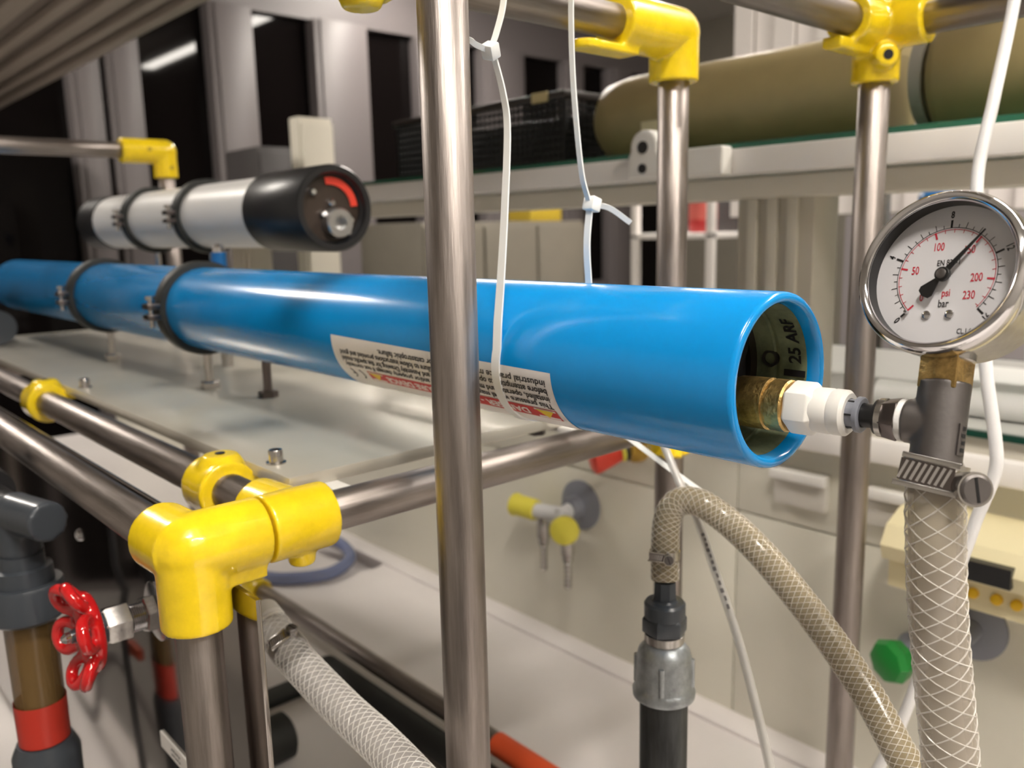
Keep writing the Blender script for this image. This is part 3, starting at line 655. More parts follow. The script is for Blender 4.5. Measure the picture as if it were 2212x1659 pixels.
# ================================================================== BRAIDED HOSES
def braid(path, r, strands, pitch, wr=.0003, seg=20, phase=0.):
    P = [V(p) for p in path]; FR = frames(P)
    cum = [0.]
    for i in range(1, len(P)): cum.append(cum[-1]+(P[i]-P[i-1]).length)
    L = cum[-1]; n = int(L/pitch*seg); g = G()
    C = np.array(cum); PA = np.array([tuple(p) for p in P]); E1 = np.array([tuple(f[1]) for f in FR]); E2 = np.array([tuple(f[2]) for f in FR])
    s = np.linspace(0, L, n+1)
    pc = np.stack([np.interp(s, C, PA[:, k]) for k in range(3)], 1); a1 = np.stack([np.interp(s, C, E1[:, k]) for k in range(3)], 1); a2 = np.stack([np.interp(s, C, E2[:, k]) for k in range(3)], 1)
    rr = r if np.isscalar(r) else np.interp(s, C, np.array(r))
    for sg in (1, -1):
        for k in range(strands):
            q = sg*2*np.pi*s/pitch + 2*np.pi*k/strands + phase
            line = pc + (a1*np.cos(q)[:, None]+a2*np.sin(q)[:, None])*(rr[:, None] if not np.isscalar(rr) else rr)
            g.tube([tuple(p) for p in line], wr, 4, cap=False)
    return g
def hose(name, label, pts, r, m, strands, pitch, core=None, wr=.0003, nsub=14, flare=None):
    path = rest(spline(pts, nsub), r+.0004); t = thing(name, label, 'hose', tuple(path[-1]))
    rs = [r]*len(path)
    if flare:
        for i in range(len(path)): rs[i] = r*flare(i/(len(path)-1))
    part('hose_wall', G().tube(path, rs, 40), m, t, 60)
    part('braid', braid(path, [q+.00005 for q in rs], strands, pitch, wr), M_THREAD, t, 60, kind='stuff')
    if core: part('hose_core', G().tube(path, [q*.90 for q in rs], 28), core, t, 60)
    return t
H0 = T-Ug*.0195
hose('braided_hose', 'milky braided hose hanging from the tee below the gauge', [tuple(H0), (-.1352, .3602, -.1055), (-.1330, .3565, -.1178), (-.1312, .3571, -.1445), (-.1293, .3595, -.1713), (-.1261, .3624, -.2020), (-.1221, .3650, -.2369), (-.117, .367, -.29), (-.110, .370, -.38), (-.100, .373, -.50), (-.060, .382, -.62), (.02, .400, ZB+.0125), (.14, .42, ZB+.0119)], .0117, M_HOSER, 6, .046, M_CORE, wr=.00035, flare=lambda s: .985 if s < .1 else 1.0)
hose('braided_hose', 'tan braided hose arching from the galvanised coupling to the lower right', [(-.3410, .4465, -.2400), (-.3420, .4475, -.2320), (-.3440, .4500, -.2181), (-.3459, .4540, -.2023), (-.3445, .4582, -.1922), (-.3390, .4628, -.1867), (-.3267, .4672, -.1869), (-.3093, .4720, -.1961), (-.2840, .4718, -.2106), (-.2566, .4719, -.2326), (-.2305, .4717, -.2564), (-.2041, .4683, -.2814), (-.1857, .4637, -.3012), (-.1733, .4616, -.3149), (-.140, .455, -.355), (-.090, .450, -.44), (-.040, .452, -.57), (.03, .480, ZB+.0105), (.15, .50, ZB+.0098)], .0096, M_HOSE, 9, .036, M_CORE, wr=.00026)
hose('braided_hose', 'clear braided hose leaving the clamp behind the polished panel', [(-.5560, .2570, -.2840), (-.5468, .2567, -.2878), (-.5183, .2558, -.2959), (-.4594, .2570, -.3085), (-.4177, .2566, -.3125), (-.3800, .2528, -.3135), (-.33, .247, -.318), (-.27, .238, -.335), (-.190, .228, -.42), (-.12, .222, -.56), (-.04, .22, ZB+.0138), (.10, .22, ZB+.0130)], .0128, M_HOSEB, 9, .050, mat('clear_core', (.42, .39, .37), .25, alpha=.35), wr=.0003)

def worm_clamp(label, c, axis, r, front, width=.009, scale=1., side=None):
    """worm-drive clip: band with slots, housing and slotted screw head; front = direction of the housing"""
    a, e1, e2 = frame(axis, front); c = V(c)
    t = thing('hose_clamp', label, 'hose clamp', tuple(c-a*width/2), 'worm-drive hose clamps')
    part('band', G().lathe(c, a, [(-width/2, r+.0001), (-width/2, r+.0008), (width/2, r+.0008), (width/2, r+.0001)], 48, cap=False), M_STAIN, t)
    s = side or 1
    h = c+e1*(r+.0012)
    M = Matrix(((e2.x*s, a.x, e1.x, h.x), (e2.y*s, a.y, e1.y, h.y), (e2.z*s, a.z, e1.z, h.z), (0, 0, 0, 1)))
    k = scale
    tr = part('slotted_band', G().box((-.0095*k, -width*.36, 0), (.0050*k, width*.36, .0007), M), M_DKST, t)
    for i in range(8):
        part('band_tooth', G().box((-.0004*k, -width*.32, .0006), (.0004*k, width*.32, .0015*k), M @ Matrix.Translation((-.0085*k+i*.00165*k, 0, 0)) @ Matrix.Rotation(-.28, 4, 'Z')), M_CHROME, tr)
    part('band_edge', G().box((-.0105*k, -width*.56, -.0004), (.0065*k, -width*.38, .0018*k), M).box((-.0095*k, width*.38, -.0004), (.0060*k, width*.56, .0016*k), M), M_STAIN, t, bevel=.0003)
    p = M @ V((.0088*k, -.0012*k, -.0008*k)); d = (e2*s*.45 + e1).normalized()
    hs = part('worm_housing', G().lathe(p-d*.002*k, d, [(0, .0042*k), (.0060*k, .0050*k), (.0066*k, .0050*k), (.0066*k, .0044*k)], 24), M_STAIN, t)
    sc = part('screw_head', G().lathe(p-d*.002*k, d, [(.0050*k, .0043*k), (.0070*k, .0043*k), (.0076*k, .0037*k)], 28), M_CAST, t)
    a2, f1, f2_ = frame(d, a)
    q = p+d*.0056*k
    part('screw_slot', G().box((-.0036*k, -.0004*k, -.0003), (.0036*k, .0004*k, .0002), Matrix(((f1.x, f2_.x, d.x, q.x), (f1.y, f2_.y, d.y, q.y), (f1.z, f2_.z, d.z, q.z), (0, 0, 0, 1))) @ Matrix.Rotation(.35, 4, 'Z')), M_BLACK, sc)
    return t
toc = Vector((0, 0, 0))
worm_clamp('steel worm-drive clamp with slotted screw on the hose below gauge tee', T-Ug*.0215, V((.05, .30, 1)), .0121, Vector((.38, -1, .05)), .0125, 1.4)
worm_clamp('small steel worm-drive clamp on the tan hose above dark plastic union', (-.3432, .4490, -.2230), (-.01, .012, .10), .0097, Vector((.3, -1, 0)), .006, .75)
worm_clamp('steel worm-drive clamp on the clear hose beside the polished panel edge', (-.5300, .2562, -.2925), (-.0285, .0009, .0081), .0129, Vector((.3, -.5, .9)), .009, .9)
t = thing('hose_socket', 'white plastic hose socket behind the polished panel', 'socket', (-.572, .257, -.294))
part('socket_body', G().lathe((-.572, .2572, -.2800), (.040, -.0004, -.0115), [(0, .0132), (.012, .0132), (.013, .011), (.022, .011)], 32), M_WHITE, t)

# dark plastic union on galvanised reducer and iron pipe
DX, DY = -.3410, .4465
un = thing('pipe_coupling', 'dark plastic union on galvanised reducer and dark iron pipe standing upright', 'pipe coupling', (DX, DY, ZB))
part('iron_pipe', G().pipe((DX, DY, ZB), (DX, DY, -.318), .0169, .0135, 48), M_IRON, un, 50)
g = G().lathe((DX, DY, -.323), (0, 0, 1), [(-.005, .0185), (-.003, .0218), (.0010, .0222), (.0040, .0205), (.0060, .0194), (.0260, .0192), (.0310, .0180), (.0360, .0140), (.0375, .0120)], 48)
rd = part('galvanised_reducer', g, M_GALV, un, 40)
for q in (.3, .3+math.pi/2, .3+math.pi, .3+1.5*math.pi):
    d = V((math.cos(q-1.3), math.sin(q-1.3), 0)); part('rib', G().cyl(V((DX, DY, -.3180))+d*.0192, V((DX, DY, -.2975))+d*.0190, .0022, 10), M_GALV, rd)
part('steel_ring', G().lathe((DX, DY, -.2870), (0, 0, 1), [(0, .0100), (.0010, .0125), (.0020, .0139), (.0078, .0140), (.0082, .0132)], 44), M_STAIN, un)
part('union_hex', G().prism((DX, DY, -.2790), (0, 0, 1), [(0, .0140), (.0010, .0158), (.0105, .0158), (.0130, .0142)], 6, (.35, -1, 0)), M_PVC, un, 25, bevel=.0005)
part('union_body', G().lathe((DX, DY, -.2670), (0, 0, 1), [(0, .0142), (.0015, .0143), (.0095, .0143), (.0112, .0130), (.0115, .0090), (.013, .0080)], 48), M_PVC, un)
part('spigot', G().lathe((DX, DY, -.2560), (0, 0, 1), [(0, .0082), (.0150, .0078)], 8, (.3, -1, 0)), M_PVC, un, 25)

# ================================================================== THIN TUBING AND CABLES
t = thing('clear_tubing', 'thin clear tubing running down beside the tan hose', 'tubing', (-.254, .445, -.3428))
pth = rest(spline([(-.62, .495, ZP+.0030), (-.54, .495, ZP+.0030), (-.470, .492, -.1500), (-.415, 0.5120, -0.1420), (-.3856, 0.4940, -0.1500), (-.3565, .4830, -.1825), (-.3405, .4800, -.2010), (-.3219, .4755, -.2323), (-.2918, .4656, -.2800), (-.2544, .4446, -.3428), (-.22, .425, -.42), (-.185, .410, -.55), (-.16, .43, ZB+.012), (-.15, .50, ZB+.0033), (-.15, .60, ZB+.0033)], 8), .0031)
part('tube_wall', G().tube(pth, .0031, 20), M_CLEAR, t, 60)
part('tube_core', G().tube(pth, .0019, 14), mat('tube_core_grey', (.42, .40, .37), .3), t, 60)
pa, pb = V((-.3400, .4795, -.2020)), V((-.2990, .4680, -.2685)); pd = (pb-pa).normalized(); pn_ = (-(pa+pb)/2); pn_ = (pn_-pd*pn_.dot(pd)).normalized(); ps = pd.cross(pn_)
flat('printed_marks', merge(*[strip(.004+k*.0021+(.010 if k > 7 else 0), .0052+k*.0021+(.010 if k > 7 else 0), -.0012, .0003+.0004*(k % 3)) for k in range(20)]), mat('faded_ink', (.12, .11, .11), .6), t, lambda u, v: tuple(pth[40+int(min(31, max(0, u/.080*30)))]*(1-(u/.080*30) % 1)+pth[41+int(min(31, max(0, u/.080*30)))]*((u/.080*30) % 1)+pn_*.0032+ps*v))
single('white_strap', G().strap(spline([(-.376, .3823, -.1108), (-.392, .4300, -.1310), (-.4041, .4809, -.1557), (-.3788, .5022, -.1806), (-.355, .5224, -.2037), (-.3350, .5380, -.2230)], 8), (0, .5, 1), .0038, .0012), M_NYLON, 'flat white strap crossing the clear tubing under the blue tube', 'strap')
single('white_cable', G().tube(rest(spline([(-.235, .750, .5415), (-.235, .748, .40), (-.236, .740, .26), (-.238, .719, .158), (-.2335, .680, .085), (-.233, .659, .025), (-.215, .635, -.05), (-.206, .624, -.101), (-.1955, .621, -.150), (-.1945, .621, -.172), (-.203, .620, -.205), (-.2085, .619, -.230), (-.225, .617, -.30), (-.245, .615, -.385), (-.275, .612, -.48), (-.295, .615, -.60), (-.28, .640, ZB+.012), (-.24, .70, ZB+.0044), (-.15, .74, ZB+.0044)], 10), .0043), .0043, 20), mat('white_cable_sheath', (.78, .77, .77), .4), 'white power cable hanging down behind the pressure gauge', 'cable')
single('blue_tubing', G().tube(spline([(-1.66, .66, ZB+.0127), (-1.56, .67, ZB+.0127), (-1.4737, .7008, ZB+.0127), (-1.425, .7773, ZB+.0127), (-1.45, .845, ZB+.0127), (-1.51, .880, ZB+.0127), (-1.5967, .888, ZB+.0127), (-1.69, .8544, ZB+.0127), (-1.77, .77, ZB+.0127), (-1.80, .66, ZB+.0127), (-1.85, .55, ZB+.0127)], 10), .0125, 24), M_BLUEH, 'loop of translucent blue tubing lying on the bench by the slot', 'tubing')
single('black_pipe', G().cyl((-1.088, .588, ZB+.0187), (-.60, .588, ZB+.0187), .0185, 32).ball((-1.088, .588, ZB+.0187), .0185), M_RUB, 'black rubber pipe lying on the bench under the foot rail', 'pipe')
single('black_strap_bar', G().box((-1.11, .40, ZB), (-1.07, .562, ZB+.012)), M_RUB, 'flat black bar lying on the bench beside the clear hose', 'bar', bevel=.003)
t = thing('black_roller', 'black rubber roller foot on the bench behind the polished panel', 'roller', (-.955, .43, ZB))
part('roller', G().lathe((-.955, .40, ZB+.030), (0, 1, 0), [(0, .024), (.004, .030), (.05, .030), (.054, .024)], 32), M_RUB, t)
part('hub', G().cyl((-.955, .395, ZB+.030), (-.955, .399, ZB+.030), .010, 16), M_STAIN, t)

# ================================================================== PANEL WITH NEEDLE VALVE
YPn = .196
pn = thing('valve_board', 'polished upright steel board fixed behind the corner post', 'board', (-.9, YPn, -.62))
part('panel_sheet', G().extrude([(-1.50, YPn, -.62), (-.443, YPn, -.62), (-.443, YPn, -.2075), (-.520, YPn, -.2075), (-.535, YPn, -.1830), (-1.50, YPn, -.1830)], (0, .0035, 0)), M_PANEL, pn, bevel=.0006)
for x, z in ((-.80, -.26), (-.565, -.315)):
    part('panel_screw', G().lathe((x, YPn, z), (0, -1, 0), [(0, .006), (.003, .005), (.004, .003)], 20), M_CHROME, pn)
lp = part('label_strip', G().box((-.632, YPn-.0022, -.3890), (-.530, YPn-.0002, -.3755)), M_WHITE, pn, bevel=.0005)
flat('label_print', merge(*[strip(-.0085+k*.0036, -.0060+k*.0036, v0-.0009+.0003*(k % 2), v0+.0009-.0003*((k+1) % 2)) for v0 in (.0022, -.0022) for k in range(5)]), M_INK, lp, lambda u, v: (-.600+u, YPn-.0024, -.3820+v))
vx, vz = -.600, -.2645
va = thing('needle_valve', 'stainless needle valve with scalloped red handwheel on the steel panel', 'valve', (vx, YPn, vz-.02))
part('flange_washer', G().lathe((vx, YPn, vz), (0, -1, 0), [(0, .0185), (.0022, .0200), (.0030, .0218), (.0060, .0218), (.0068, .0205)], 48), M_STAIN, va)
part('lock_nut', G().prism((vx, YPn-.0068, vz), (0, -1, 0), [(0, .0125), (.0006, .0138), (.0075, .0138), (.0085, .0122)], 6, (.2, 0, 1)), M_STAIN, va, 25)
pr_ = [(0.0, .0098)]
for k in range(7): pr_ += [(.001+k*.0014, .0100), (.0017+k*.0014, .0092)]
part('thread', G().lathe((vx, YPn-.0145, vz), (0, -1, 0), pr_, 32), M_CHROME, va, 20)
part('bonnet_nut', G().prism((vx, YPn-.0250, vz), (0, -1, 0), [(0, .0120), (.0008, .0140), (.0145, .0140), (.0175, .0125)], 6, (.2, 0, 1)), M_STAIN, va, 25)
part('packing_cap', G().lathe((vx, YPn-.0425, vz), (0, -1, 0), [(-.001, .0125), (.004, .0105), (.006, .0060), (.020, .0045)], 28), M_PVC, va)
# handwheel: five-lobed wavy rim, raised inner ring, webs and hub
YH = YPn-.052
g = G(); N = 6
def hw(r, q, dy): return (vx+r*math.cos(q), YH-dy, vz+r*math.sin(q))
g.tube([hw(.0240, 2*math.pi*k/60, -.001) for k in range(60)], .0046, 10, closed=True)
g.lathe((vx, YH+.001, vz), (0, -1, 0), [(-.0025, .0175), (-.0025, .0255), (.0025, .0255), (.0025, .0175), (-.0025, .0175)], 48, cap=False)
for k in range(N):
    q = 2*math.pi*k/N+.35
    lp_ = []
    for j in range(20):
        b_ = 2*math.pi*j/20; rr = .0285+.0080*math.cos(b_); dq = .34*math.sin(b_); lp_.append(hw(rr, q+dq, .005+.006*math.cos(b_)))
    g.tube(lp_, .0043, 8, closed=True)
    g.tube([hw(.004, q+.52, .002), hw(.0135, q+.52, .003), hw(.0235, q+.52, .0)], .0038, 8)
    g.tube([hw(.0235, q+.18, .0), hw(.0275, q+.26, .004), hw(.0295, q+.30, .007)], .0034, 8)
g.cyl((vx, YH+.004, vz), (vx, YH-.006, vz), .0068, 24)
hwv = cast('handwheel', g, M_RED, va, .0010, 3)
part('wheel_nut', G().prism((vx, YH-.006, vz), (0, -1, 0), [(0, .0048), (.004, .0048)], 6).lathe((vx, YH-.010, vz), (0, -1, 0), [(0, .0038), (.004, .0038), (.0065, .0020)], 20), M_CHROME, va)

# flow meter at the left with plastic unions
FX, FY = -.705, .130
fm = thing('flow_meter', 'amber glass flow meter with dark grey unions and red float', 'flow meter', (FX, FY, ZB))
part('glass_tube', G().lathe((FX, FY, 0), (0, 0, 1), [(-.60, .015), (-.275, .0185)], 36), M_BRGL, fm)
part('measuring_core', G().lathe((FX, FY, 0), (0, 0, 1), [(-.60, .010), (-.275, .012)], 28), mat('amber_core', (.30, .22, .09), .3), fm)
part('red_float', G().lathe((FX, FY, 0), (0, 0, 1), [(-.386, .0184), (-.352, .0188)], 32, cap=False), mat('float_red', (.50, .035, .02), .35), fm)
part('upper_union', G().lathe((FX, FY, 0), (0, 0, 1), [(-.284, .024), (-.281, .0275), (-.258, .0275), (-.255, .026), (-.255, .021), (-.243, .0205), (-.242, .016), (-.232, .016)], 44), M_PVC, fm)
part('lower_union', G().lathe((FX, FY, 0), (0, 0, 1), [(ZB, .018), (-.44, .018), (-.438, .024), (-.398, .0245), (-.395, .0235), (-.387, .020)], 44), M_PVC, fm)
g = G().cyl((FX, FY, -.234), (FX, FY, -.200), .0150).cyl((FX, FY, -.200), (FX+.045, FY+.012, -.200), .0150).ball((FX, FY, -.200), .0155)
cast('pipe_elbow', g, M_PVC, fm, .002, 4)
g = G().cyl((FX-.13, FY-.006, -.196), (FX-.055, FY-.006, -.196), .019).cyl((FX-.09, FY-.010, -.196), (FX-.09, FY-.010, -.150), .014).cyl((FX-.06, FY-.004, -.198), (FX-.005, FY, -.200), .011)
part('inlet_valve', g, M_BLACK, fm)
part('yellow_tag', G().box((FX-.056, FY-.008, -.2425), (FX-.013, FY+.002, -.2335)), M_YELP, fm)
t = thing('pointer_clip', 'small orange red pointer clip on a dark rod beside the flow meter', 'clip', (FX-.075, FY+.02, ZB))
part('clip', G().box((FX-.075, FY+.005, -.372), (FX-.045, FY+.019, -.360)).box((FX-.090, FY+.005, -.378), (FX-.075, FY+.017, -.368)), M_ORNG, t, bevel=.002)
part('clip_rod', G().cyl((FX-.072, FY+.025, ZB), (FX-.072, FY+.025, -.22), .0062, 12), M_PVC, t)
single('grey_hose', G().tube(rest(spline([(-1.30, .09, ZB+.0092), (-1.18, .085, ZB+.016), (-1.08, .08, -.54), (-.98, .075, -.47), (-.90, .075, -.48), (-.80, .07, -.545), (-.72, .065, ZB+.03), (-.60, .065, ZB+.011)], 10), .009), .009, 20), mat('grey_hose_rubber', (.10, .09, .09), .4), 'dark grey hose bending down onto the bench beside the flow meter', 'hose')

# ================================================================== SERVICE WALL FITTINGS
def knob(g, c, d, r, L): return g.lathe(c, d, [(0, r*.86), (L*.12, r), (L*.85, r), (L, r*1.12)], 24)
tp = thing('gas_tap', 'double lab tap with two yellow knobs and nozzles on the service wall', 'tap', (-.889, YW, -.52))
part('flange', G().lathe((-.889, YW-.004, -.432), (0, -1, 0), [(0, .040), (.004, .040), (.007, .034), (.012, .018), (.03, .016)], 40), M_GREY, tp)
part('tap_body', G().cyl((-.889, .93, -.432), (-.889, .895, -.440), .012).cyl((-.889, .905, -.440), (-.945, .900, -.444), .0125).cyl((-.889, .905, -.440), (-.866, .885, -.440), .0125), mat('tap_grey', (.62, .62, .62), .35), tp)
k1 = part('knob', knob(G(), (-.944, .900, -.444), (-1, -.05, 0), .0175, .048), M_YELP, tp)
k2 = part('knob', G().lathe((-.862, .884, -.445), (.55, -.8, 0), [(0, .010), (.006, .018), (.022, .023), (.030, .020), (.034, .010)], 28), M_YELP, tp)
for x, y in ((-.930, .900), (-.853, .876)):
    pr2 = [(0, .0085), (.012, .0105), (.034, .0105), (.036, .0085), (.044, .0085), (.046, .0050)]
    for k in range(6): pr2 += [(.048+k*.007, .0065), (.054+k*.007, .0048)]
    part('nozzle', G().lathe((x, y, -.452), (0, 0, -1), pr2, 24), M_STAIN, tp)
tp = thing('red_tap', 'red tap knob with yellow black ring on the service wall', 'tap', (-.79, YW, -.36))
part('base', G().lathe((-.775, YW-.004, -.318), (0, -1, 0), [(0, .022), (.012, .020), (.016, .012), (.025, .012)], 28), mat('tap_orange', (.55, .34, .06), .45), tp)
part('ring', G().lathe((-.775, YW-.028, -.318), (-.55, -.8, -.15), [(0, .013), (.006, .015), (.010, .015)], 28), M_YELP, tp)
part('black_ring', G().lathe((-.775, YW-.0265, -.318), (-.55, -.8, -.15), [(.0, .0156), (.005, .0158)], 28), M_BLACK, tp)
part('knob', G().lathe((-.780, YW-.036, -.320), (-.55, -.8, -.15), [(0, .012), (.010, .016), (.035, .024), (.042, .024), (.046, .018)], 32), M_REDP, tp)
tp = thing('green_tap', 'green tap knob on the service wall behind the milky hose', 'tap', (-.37, YW, -.52))
part('base', G().lathe((-.365, YW-.004, -.485), (0, -1, 0), [(0, .020), (.012, .018), (.03, .012)], 28), M_GREY, tp)
part('knob', G().lathe((-.365, YW-.033, -.485), (-.35, -1, 0), [(0, .013), (.006, .022), (.020, .026), (.028, .022), (.032, .012)], 8), M_GREENP, tp)
for i, x in enumerate((-.545, -.425)):
    t = thing('wall_socket', ('white flap-lid power socket on the service wall left of the steel post', 'white flap-lid power socket on the service wall right of the steel post')[i], 'socket', (x+.033, YW, -.345), 'power sockets on the service wall')
    part('socket_box', G().box((x, YW-.016, -.346), (x+.070, YW-.0035, -.300)), mat('socket_cream', (.66, .63, .57), .45), t, bevel=.002)
    part('flap_lid', G().box((x-.002, YW-.026, -.312), (x+.072, YW-.0165, -.299)), M_WHITE, t, bevel=.002)
t = thing('power_unit', 'cream control unit with dark display and three yellow buttons on wall', 'control unit', (-.24, .90, -.40))
prof_ = [(YW-.004, -.305), (.900, -.303), (.868, -.315), (.855, -.335), (.862, -.352), (.880, -.356), (.880, -.388), (YW-.004, -.392)]
part('case', G().extrude([(-.372, y, z) for y, z in prof_], (.60, 0, 0)), M_CREAM2, t, 30)
part('end_knob', G().lathe((-.372, .895, -.340), (-1, 0, 0), [(0, .024), (.006, .022), (.009, .012)], 28), M_CREAM, t)
part('display', G().box((-.290, .850, -.346), (-.245, .868, -.326)), M_BLACK, t)
for x in (-.286, -.264, -.246, -.20):
    part('button', G().lathe((x, .880, -.370), (0, -1, 0), [(-.001, .0055), (.004, .0055), (.005, .004)], 16), mat('button_yellow', (.85, .52, .01), .4), t)
t = thing('wall_flange', 'grey round pipe flange on the service wall under the control unit', 'flange', (-.300, YW, -.47))
part('disc', G().lathe((-.305, YW-.004, -.437), (0, -1, 0), [(0, .036), (.004, .036), (.008, .028)], 36), M_GREY, t)
part('outlet', G().cyl((-.305, YW-.011, -.437), (-.305, YW-.04, -.437), .012, 20), M_GREY, t)

# ================================================================== ON THE SHELF
rl = thing('wrapped_roll', 'thick tan wrapped roll with domed end lying on the shelf', 'roll', (-.66, 1.05, .0975))
RR = .0665
part('roll_body', G().lathe((0, 1.07, .0975+RR), (1, 0, 0), [(-.935, .030), (-.930, .046), (-.915, .060), (-.88, RR-.001), (-.84, RR), (-.475, RR)], 64), M_TAN, rl)
part('roll_label', G().box((-.82, 1.0045, .135), (-.77, 1.0105, .152)), M_CREAM2, rl)
rl = thing('wrapped_roll', 'second tan wrapped roll lying end to end behind the steel cross post', 'roll', (-.1, 1.05, .0975))
part('roll_body', G().lathe((0, 1.07, .0975+RR), (1, 0, 0), [(-.425, .050), (-.42, RR-.006), (-.41, RR), (.40, RR), (.41, .05)], 64), M_TAN, rl)
part('end_cover', G().lathe((0, 1.07, .0975+RR), (1, 0, 0), [(-.440, RR-.008), (-.426, RR-.007)], 48), mat('end_cover_grey', (.40, .38, .33), .4), rl)
cr = thing('mesh_crate', 'black perforated plastic crate standing on the glass shelf', 'crate', (-1.16, 1.06, .0975))
cx0, cx1, cy0, cy1, cz0, cz1 = -1.41, -.955, .985, 1.22, .0975, .205
part('floor_plate', G().box((cx0, cy0, cz0), (cx1, cy1, cz0+.005)), M_CRATE, cr)
def lattice(p, u, v, nu, nv, dn, lu, lv, bar=.0035):
    g = G(); p, u, v, dn = V(p), V(u), V(v), V(dn)
    for i in range(nu+1):
        o = p+u*(lu*i/nu); g.extrude([o-u*bar*.5, o+u*bar*.5, o+u*bar*.5+dn, o-u*bar*.5+dn], tuple(v*lv))
    for j in range(nv+1):
        o = p+v*(lv*j/nv); g.extrude([o-v*bar*.5, o+v*bar*.5, o+v*bar*.5+dn, o-v*bar*.5+dn], tuple(u*lu))
    return g
part('front_grid', lattice((cx0, cy0, cz0+.0018), (1, 0, 0), (0, 0, 1), 38, 9, (0, .004, 0), cx1-cx0, cz1-cz0-.0018), M_CRATE, cr, kind='stuff')
part('end_grid', lattice((cx1, cy0, cz0+.0018), (0, 1, 0), (0, 0, 1), 18, 9, (-.004, 0, 0), cy1-cy0, cz1-cz0-.0018), M_CRATE, cr, kind='stuff')
part('back_grid', G().box((cx0, cy1-.004, cz0), (cx1, cy1, cz1)).box((cx0, cy0, cz0), (cx0+.004, cy1, cz1)), M_CRATE, cr)
part('rim', G().box((cx0-.006, cy0-.006, cz1-.004), (cx1+.006, cy0+.006, cz1+.008)).box((cx0-.006, cy1-.006, cz1-.004), (cx1+.006, cy1+.006, cz1+.008)).box((cx1-.006, cy0, cz1-.004), (cx1+.006, cy1, cz1+.008)).box((cx0-.006, cy0, cz1-.004), (cx0+.006, cy1, cz1+.008)), mat('crate_rim', (.035, .03, .028), .35), cr, bevel=.002)
part('rim_tag', G().box((-1.02, cy0-.009, cz1-.006), (-.985, cy0-.0062, cz1+.009)), M_CREAM, cr)
# papers on the ledge
single('paper_stack', G().box((-.43, 1.0, -.2125), (-.02, 1.30, -.2035)), mat('paper_white', (.82, .82, .80), .6), 'white sheets of paper lying on the ledge behind the gauge', 'paper', bevel=.001)
t = thing('paper_roll', 'rolled white paper lying on the ledge behind the tee fitting', 'paper', (-.42, 1.02, -.2125))
part('roll', G().cyl((-.44, .985, -.197), (-.18, .985, -.197), .0150, 28), mat('paper_white', (.82, .82, .80), .6), t)

# ================================================================== FAR BACKGROUND
def bg_box(name, label, cat, a, b, m, doors=0, group=None):
    t = thing(name, label, cat, ((a[0]+b[0])/2, (a[1]+b[1])/2, a[2]), group)
    part('carcass', G().box(a, b), m, t, bevel=.004)
    for i in range(doors):
        y0 = a[1]+(b[1]-a[1])*i/doors; y1 = a[1]+(b[1]-a[1])*(i+1)/doors
        d = part('door', G().box((b[0], y0+.006, a[2]+.02), (b[0]+.018, y1-.006, b[2]-.02)), m, t, bevel=.003)
        part('handle', G().box((b[0]+.018, y1-.05, (a[2]+b[2])/2-.05), (b[0]+.035, y1-.035, (a[2]+b[2])/2+.05)), M_SIL, d)
    return t
bg_box('low_cabinet', 'taupe double-door cabinet standing before the window wall', 'cabinet', (-3.2, 2.02, ZF), (-2.75, 2.95, .04), M_TAUPE, 3)
bg_box('tall_board', 'narrow beige upright cabinet behind the white vessel', 'cabinet', (-2.66, 1.425, ZF), (-2.6, 1.552, .385), M_BEIGE, 1)
bg_box('dark_cabinet', 'dark narrow instrument cabinet beside the beige cabinet', 'cabinet', (-3.6, 1.62, ZF), (-3.3, 1.78, .36), M_PINK, 1)
t = thing('yellow_box', 'small yellow box on top of the taupe cabinet', 'box', (-2.9, 2.72, .04))
part('box', G().box((-2.95, 2.66, .04), (-2.80, 2.86, .10)), mat('dull_yellow_box', (.50, .36, .03), .5), t, bevel=.004)
part('lid', G().box((-2.955, 2.655, .10), (-2.795, 2.865, .112)), mat('dull_yellow_box', (.50, .36, .03), .5), t, bevel=.003)
sk = thing('steel_rack', 'white steel rack with shelf boards beyond the bench', 'rack', (-2.2, 3.2, ZF))
for y in (3.0, 3.9):
    for x in (-2.5, -2.1): part('upright', G().box((x, y, ZF), (x+.03, y+.03, .10)), M_RAILW, sk)
for z in (-.05, -.55, -1.05): part('shelf_board', G().box((-2.5, 3.0, z), (-2.07, 3.93, z+.025)), M_RAILW, sk, bevel=.003)
t = thing('red_bottle', 'red bottle with dark cap standing on the steel rack', 'bottle', (-2.2, 3.10, -.025))
part('body', G().lathe((-2.2, 3.12, -.025), (0, 0, 1), [(0, .055), (.01, .06), (.17, .06), (.20, .04), (.215, .03)], 28), mat('red_bottle_plastic', (.35, .02, .02), .4), t)
part('cap', G().lathe((-2.2, 3.12, .19), (0, 0, 1), [(0, .035), (.05, .035), (.055, .03)], 20), M_BLACK, t)
part('label_band', G().lathe((-2.2, 3.12, .03), (0, 0, 1), [(0, .0605), (.07, .0605)], 28, cap=False), mat('dull_red_label', (.5, .10, .08), .5), t)
for i, (y, h, wd, m) in enumerate(((3.30, .20, .10, M_PINK), (3.45, .24, .13, M_FRAME), (3.62, .17, .12, M_PINK), (3.77, .22, .09, M_GREY))):
    tt = thing('storage_box', ('dark storage box on the steel rack next to the red bottle', 'grey tall storage box on the steel rack between dark boxes', 'low dark storage box on the steel rack past the tall grey box', 'slim grey storage box at the end of the steel rack')[i], 'box', (-2.25, y+wd/2, -.025), 'boxes on the steel rack')
    part('box', G().box((-2.42, y, -.025), (-2.12, y+wd, -.025+h*.86)), m, tt, bevel=.004)
    part('lid', G().box((-2.425, y-.004, -.025+h*.86), (-2.115, y+wd+.004, -.025+h)), m, tt, bevel=.004)
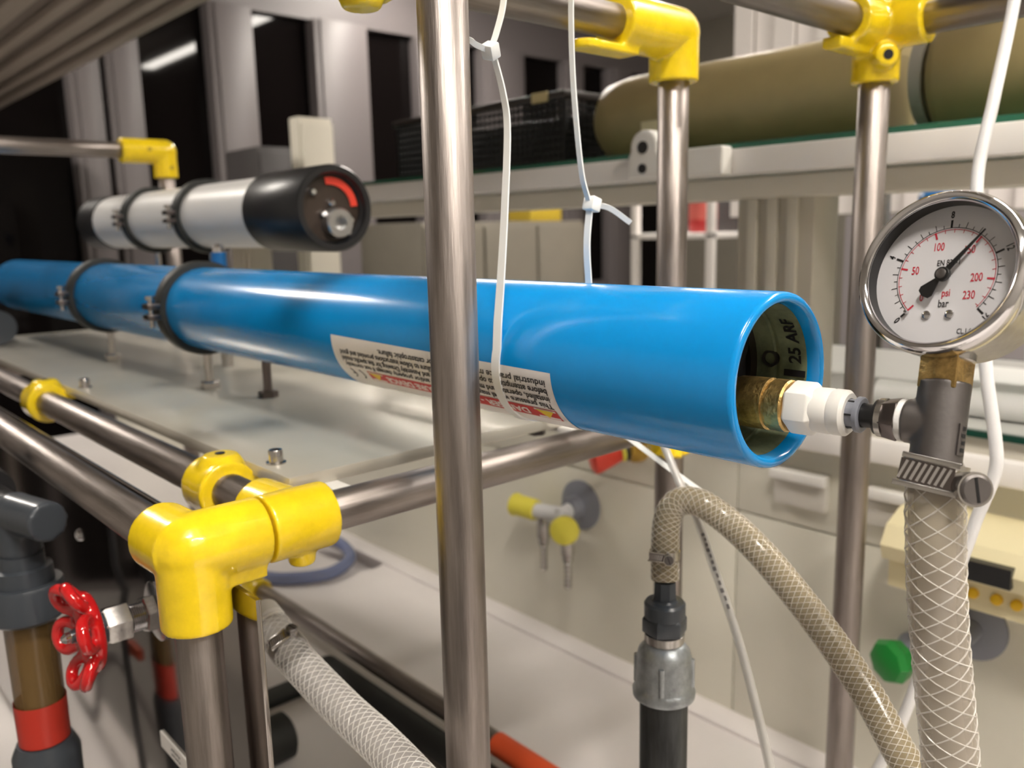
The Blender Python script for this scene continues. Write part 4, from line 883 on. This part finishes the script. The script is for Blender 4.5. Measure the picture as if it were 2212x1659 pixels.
# clamp stand with blue funnel seen between the columns
st = thing('clamp_stand', 'lab clamp stand holding a blue funnel flask beyond the shelf column', 'lab stand', (-.72, 1.75, -.2125))
part('base', G().box((-.86, 1.70, ZF+.9), (-.66, 1.86, ZF+.915)), M_PVC, st)
part('rod', G().cyl((-.80, 1.78, ZF+.91), (-.80, 1.78, .12), .007, 14), M_STAIN, st)
part('arm', G().cyl((-.83, 1.78, -.055), (-.66, 1.78, -.045), .006, 12).box((-.83, 1.765, -.075), (-.79, 1.795, -.035)), M_WHITE, st)
part('funnel', G().lathe((-.70, 1.78, -.05), (0, 0, 1), [(0, .006), (.03, .014), (.06, .034), (.10, .036), (.115, .025)], 24), M_BLUEB, st)
bg_box('rear_bench', 'far lab bench with pale top behind the service wall', 'bench', (-2.0, 1.60, ZF), (.6, 2.2, ZF+.90), mat('rear_bench_white', (.55, .53, .49), .4), 0)
t = thing('window_blind', 'pale vertical slat blind hanging behind the shelf', 'blind', (-1.2, 2.62, -.3))
for i in range(22):
    x = -1.72+i*.075
    part('slat', G().box((x, 2.60+.012*(i % 2), .03), (x+.070, 2.608+.012*(i % 2), 1.55)), mat('blind_pale', (.85, .80, .77), .6), t)
part('head_rail', G().box((-1.74, 2.57, 1.55), (-.05, 2.66, ZC)), M_RAILW, t)
bg_box('grey_cabinet', 'plain grey cabinet standing behind the far bench below the slat blind', 'cabinet', (-1.15, 2.30, ZF), (-.55, 2.58, .02), mat('cabinet_mauve', (.30, .27, .28), .5), 0)
# things at the far left end of the frame
t = thing('glass_separator', 'small glass separator with chrome fitting at the far end of the frame', 'separator', (-1.66, .26, ZP))
part('glass_body', G().lathe((-1.645, .265, ZP), (0, 0, 1), [(0, .016), (.05, .022), (.16, .022), (.19, .014)], 28), M_BRGL, t)
part('fitting', G().lathe((-1.645, .265, ZP+.19), (0, 0, 1), [(0, .012), (.02, .012), (.024, .008), (.05, .008)], 20), M_CHROME, t)
t = thing('far_manifold', 'dark pipe manifold with chrome bleed screw near the blue tube end', 'manifold', (-1.60, .27, ZP))
part('block', G().cyl((-1.62, .29, ZP+.028), (-1.52, .29, ZP+.028), .027, 28), M_PVC, t)
part('bleed_screw', G().lathe((-1.535, .262, ZP+.03), (.4, -1, .1), [(0, .008), (.006, .008), (.010, .004)], 16), M_CHROME, t)

# ------------------------------------------------------------------ lift the whole layout from lens level to room level
for o in scene.objects:
    if o.parent is None and o.type != 'CAMERA': o.location.z += Z0
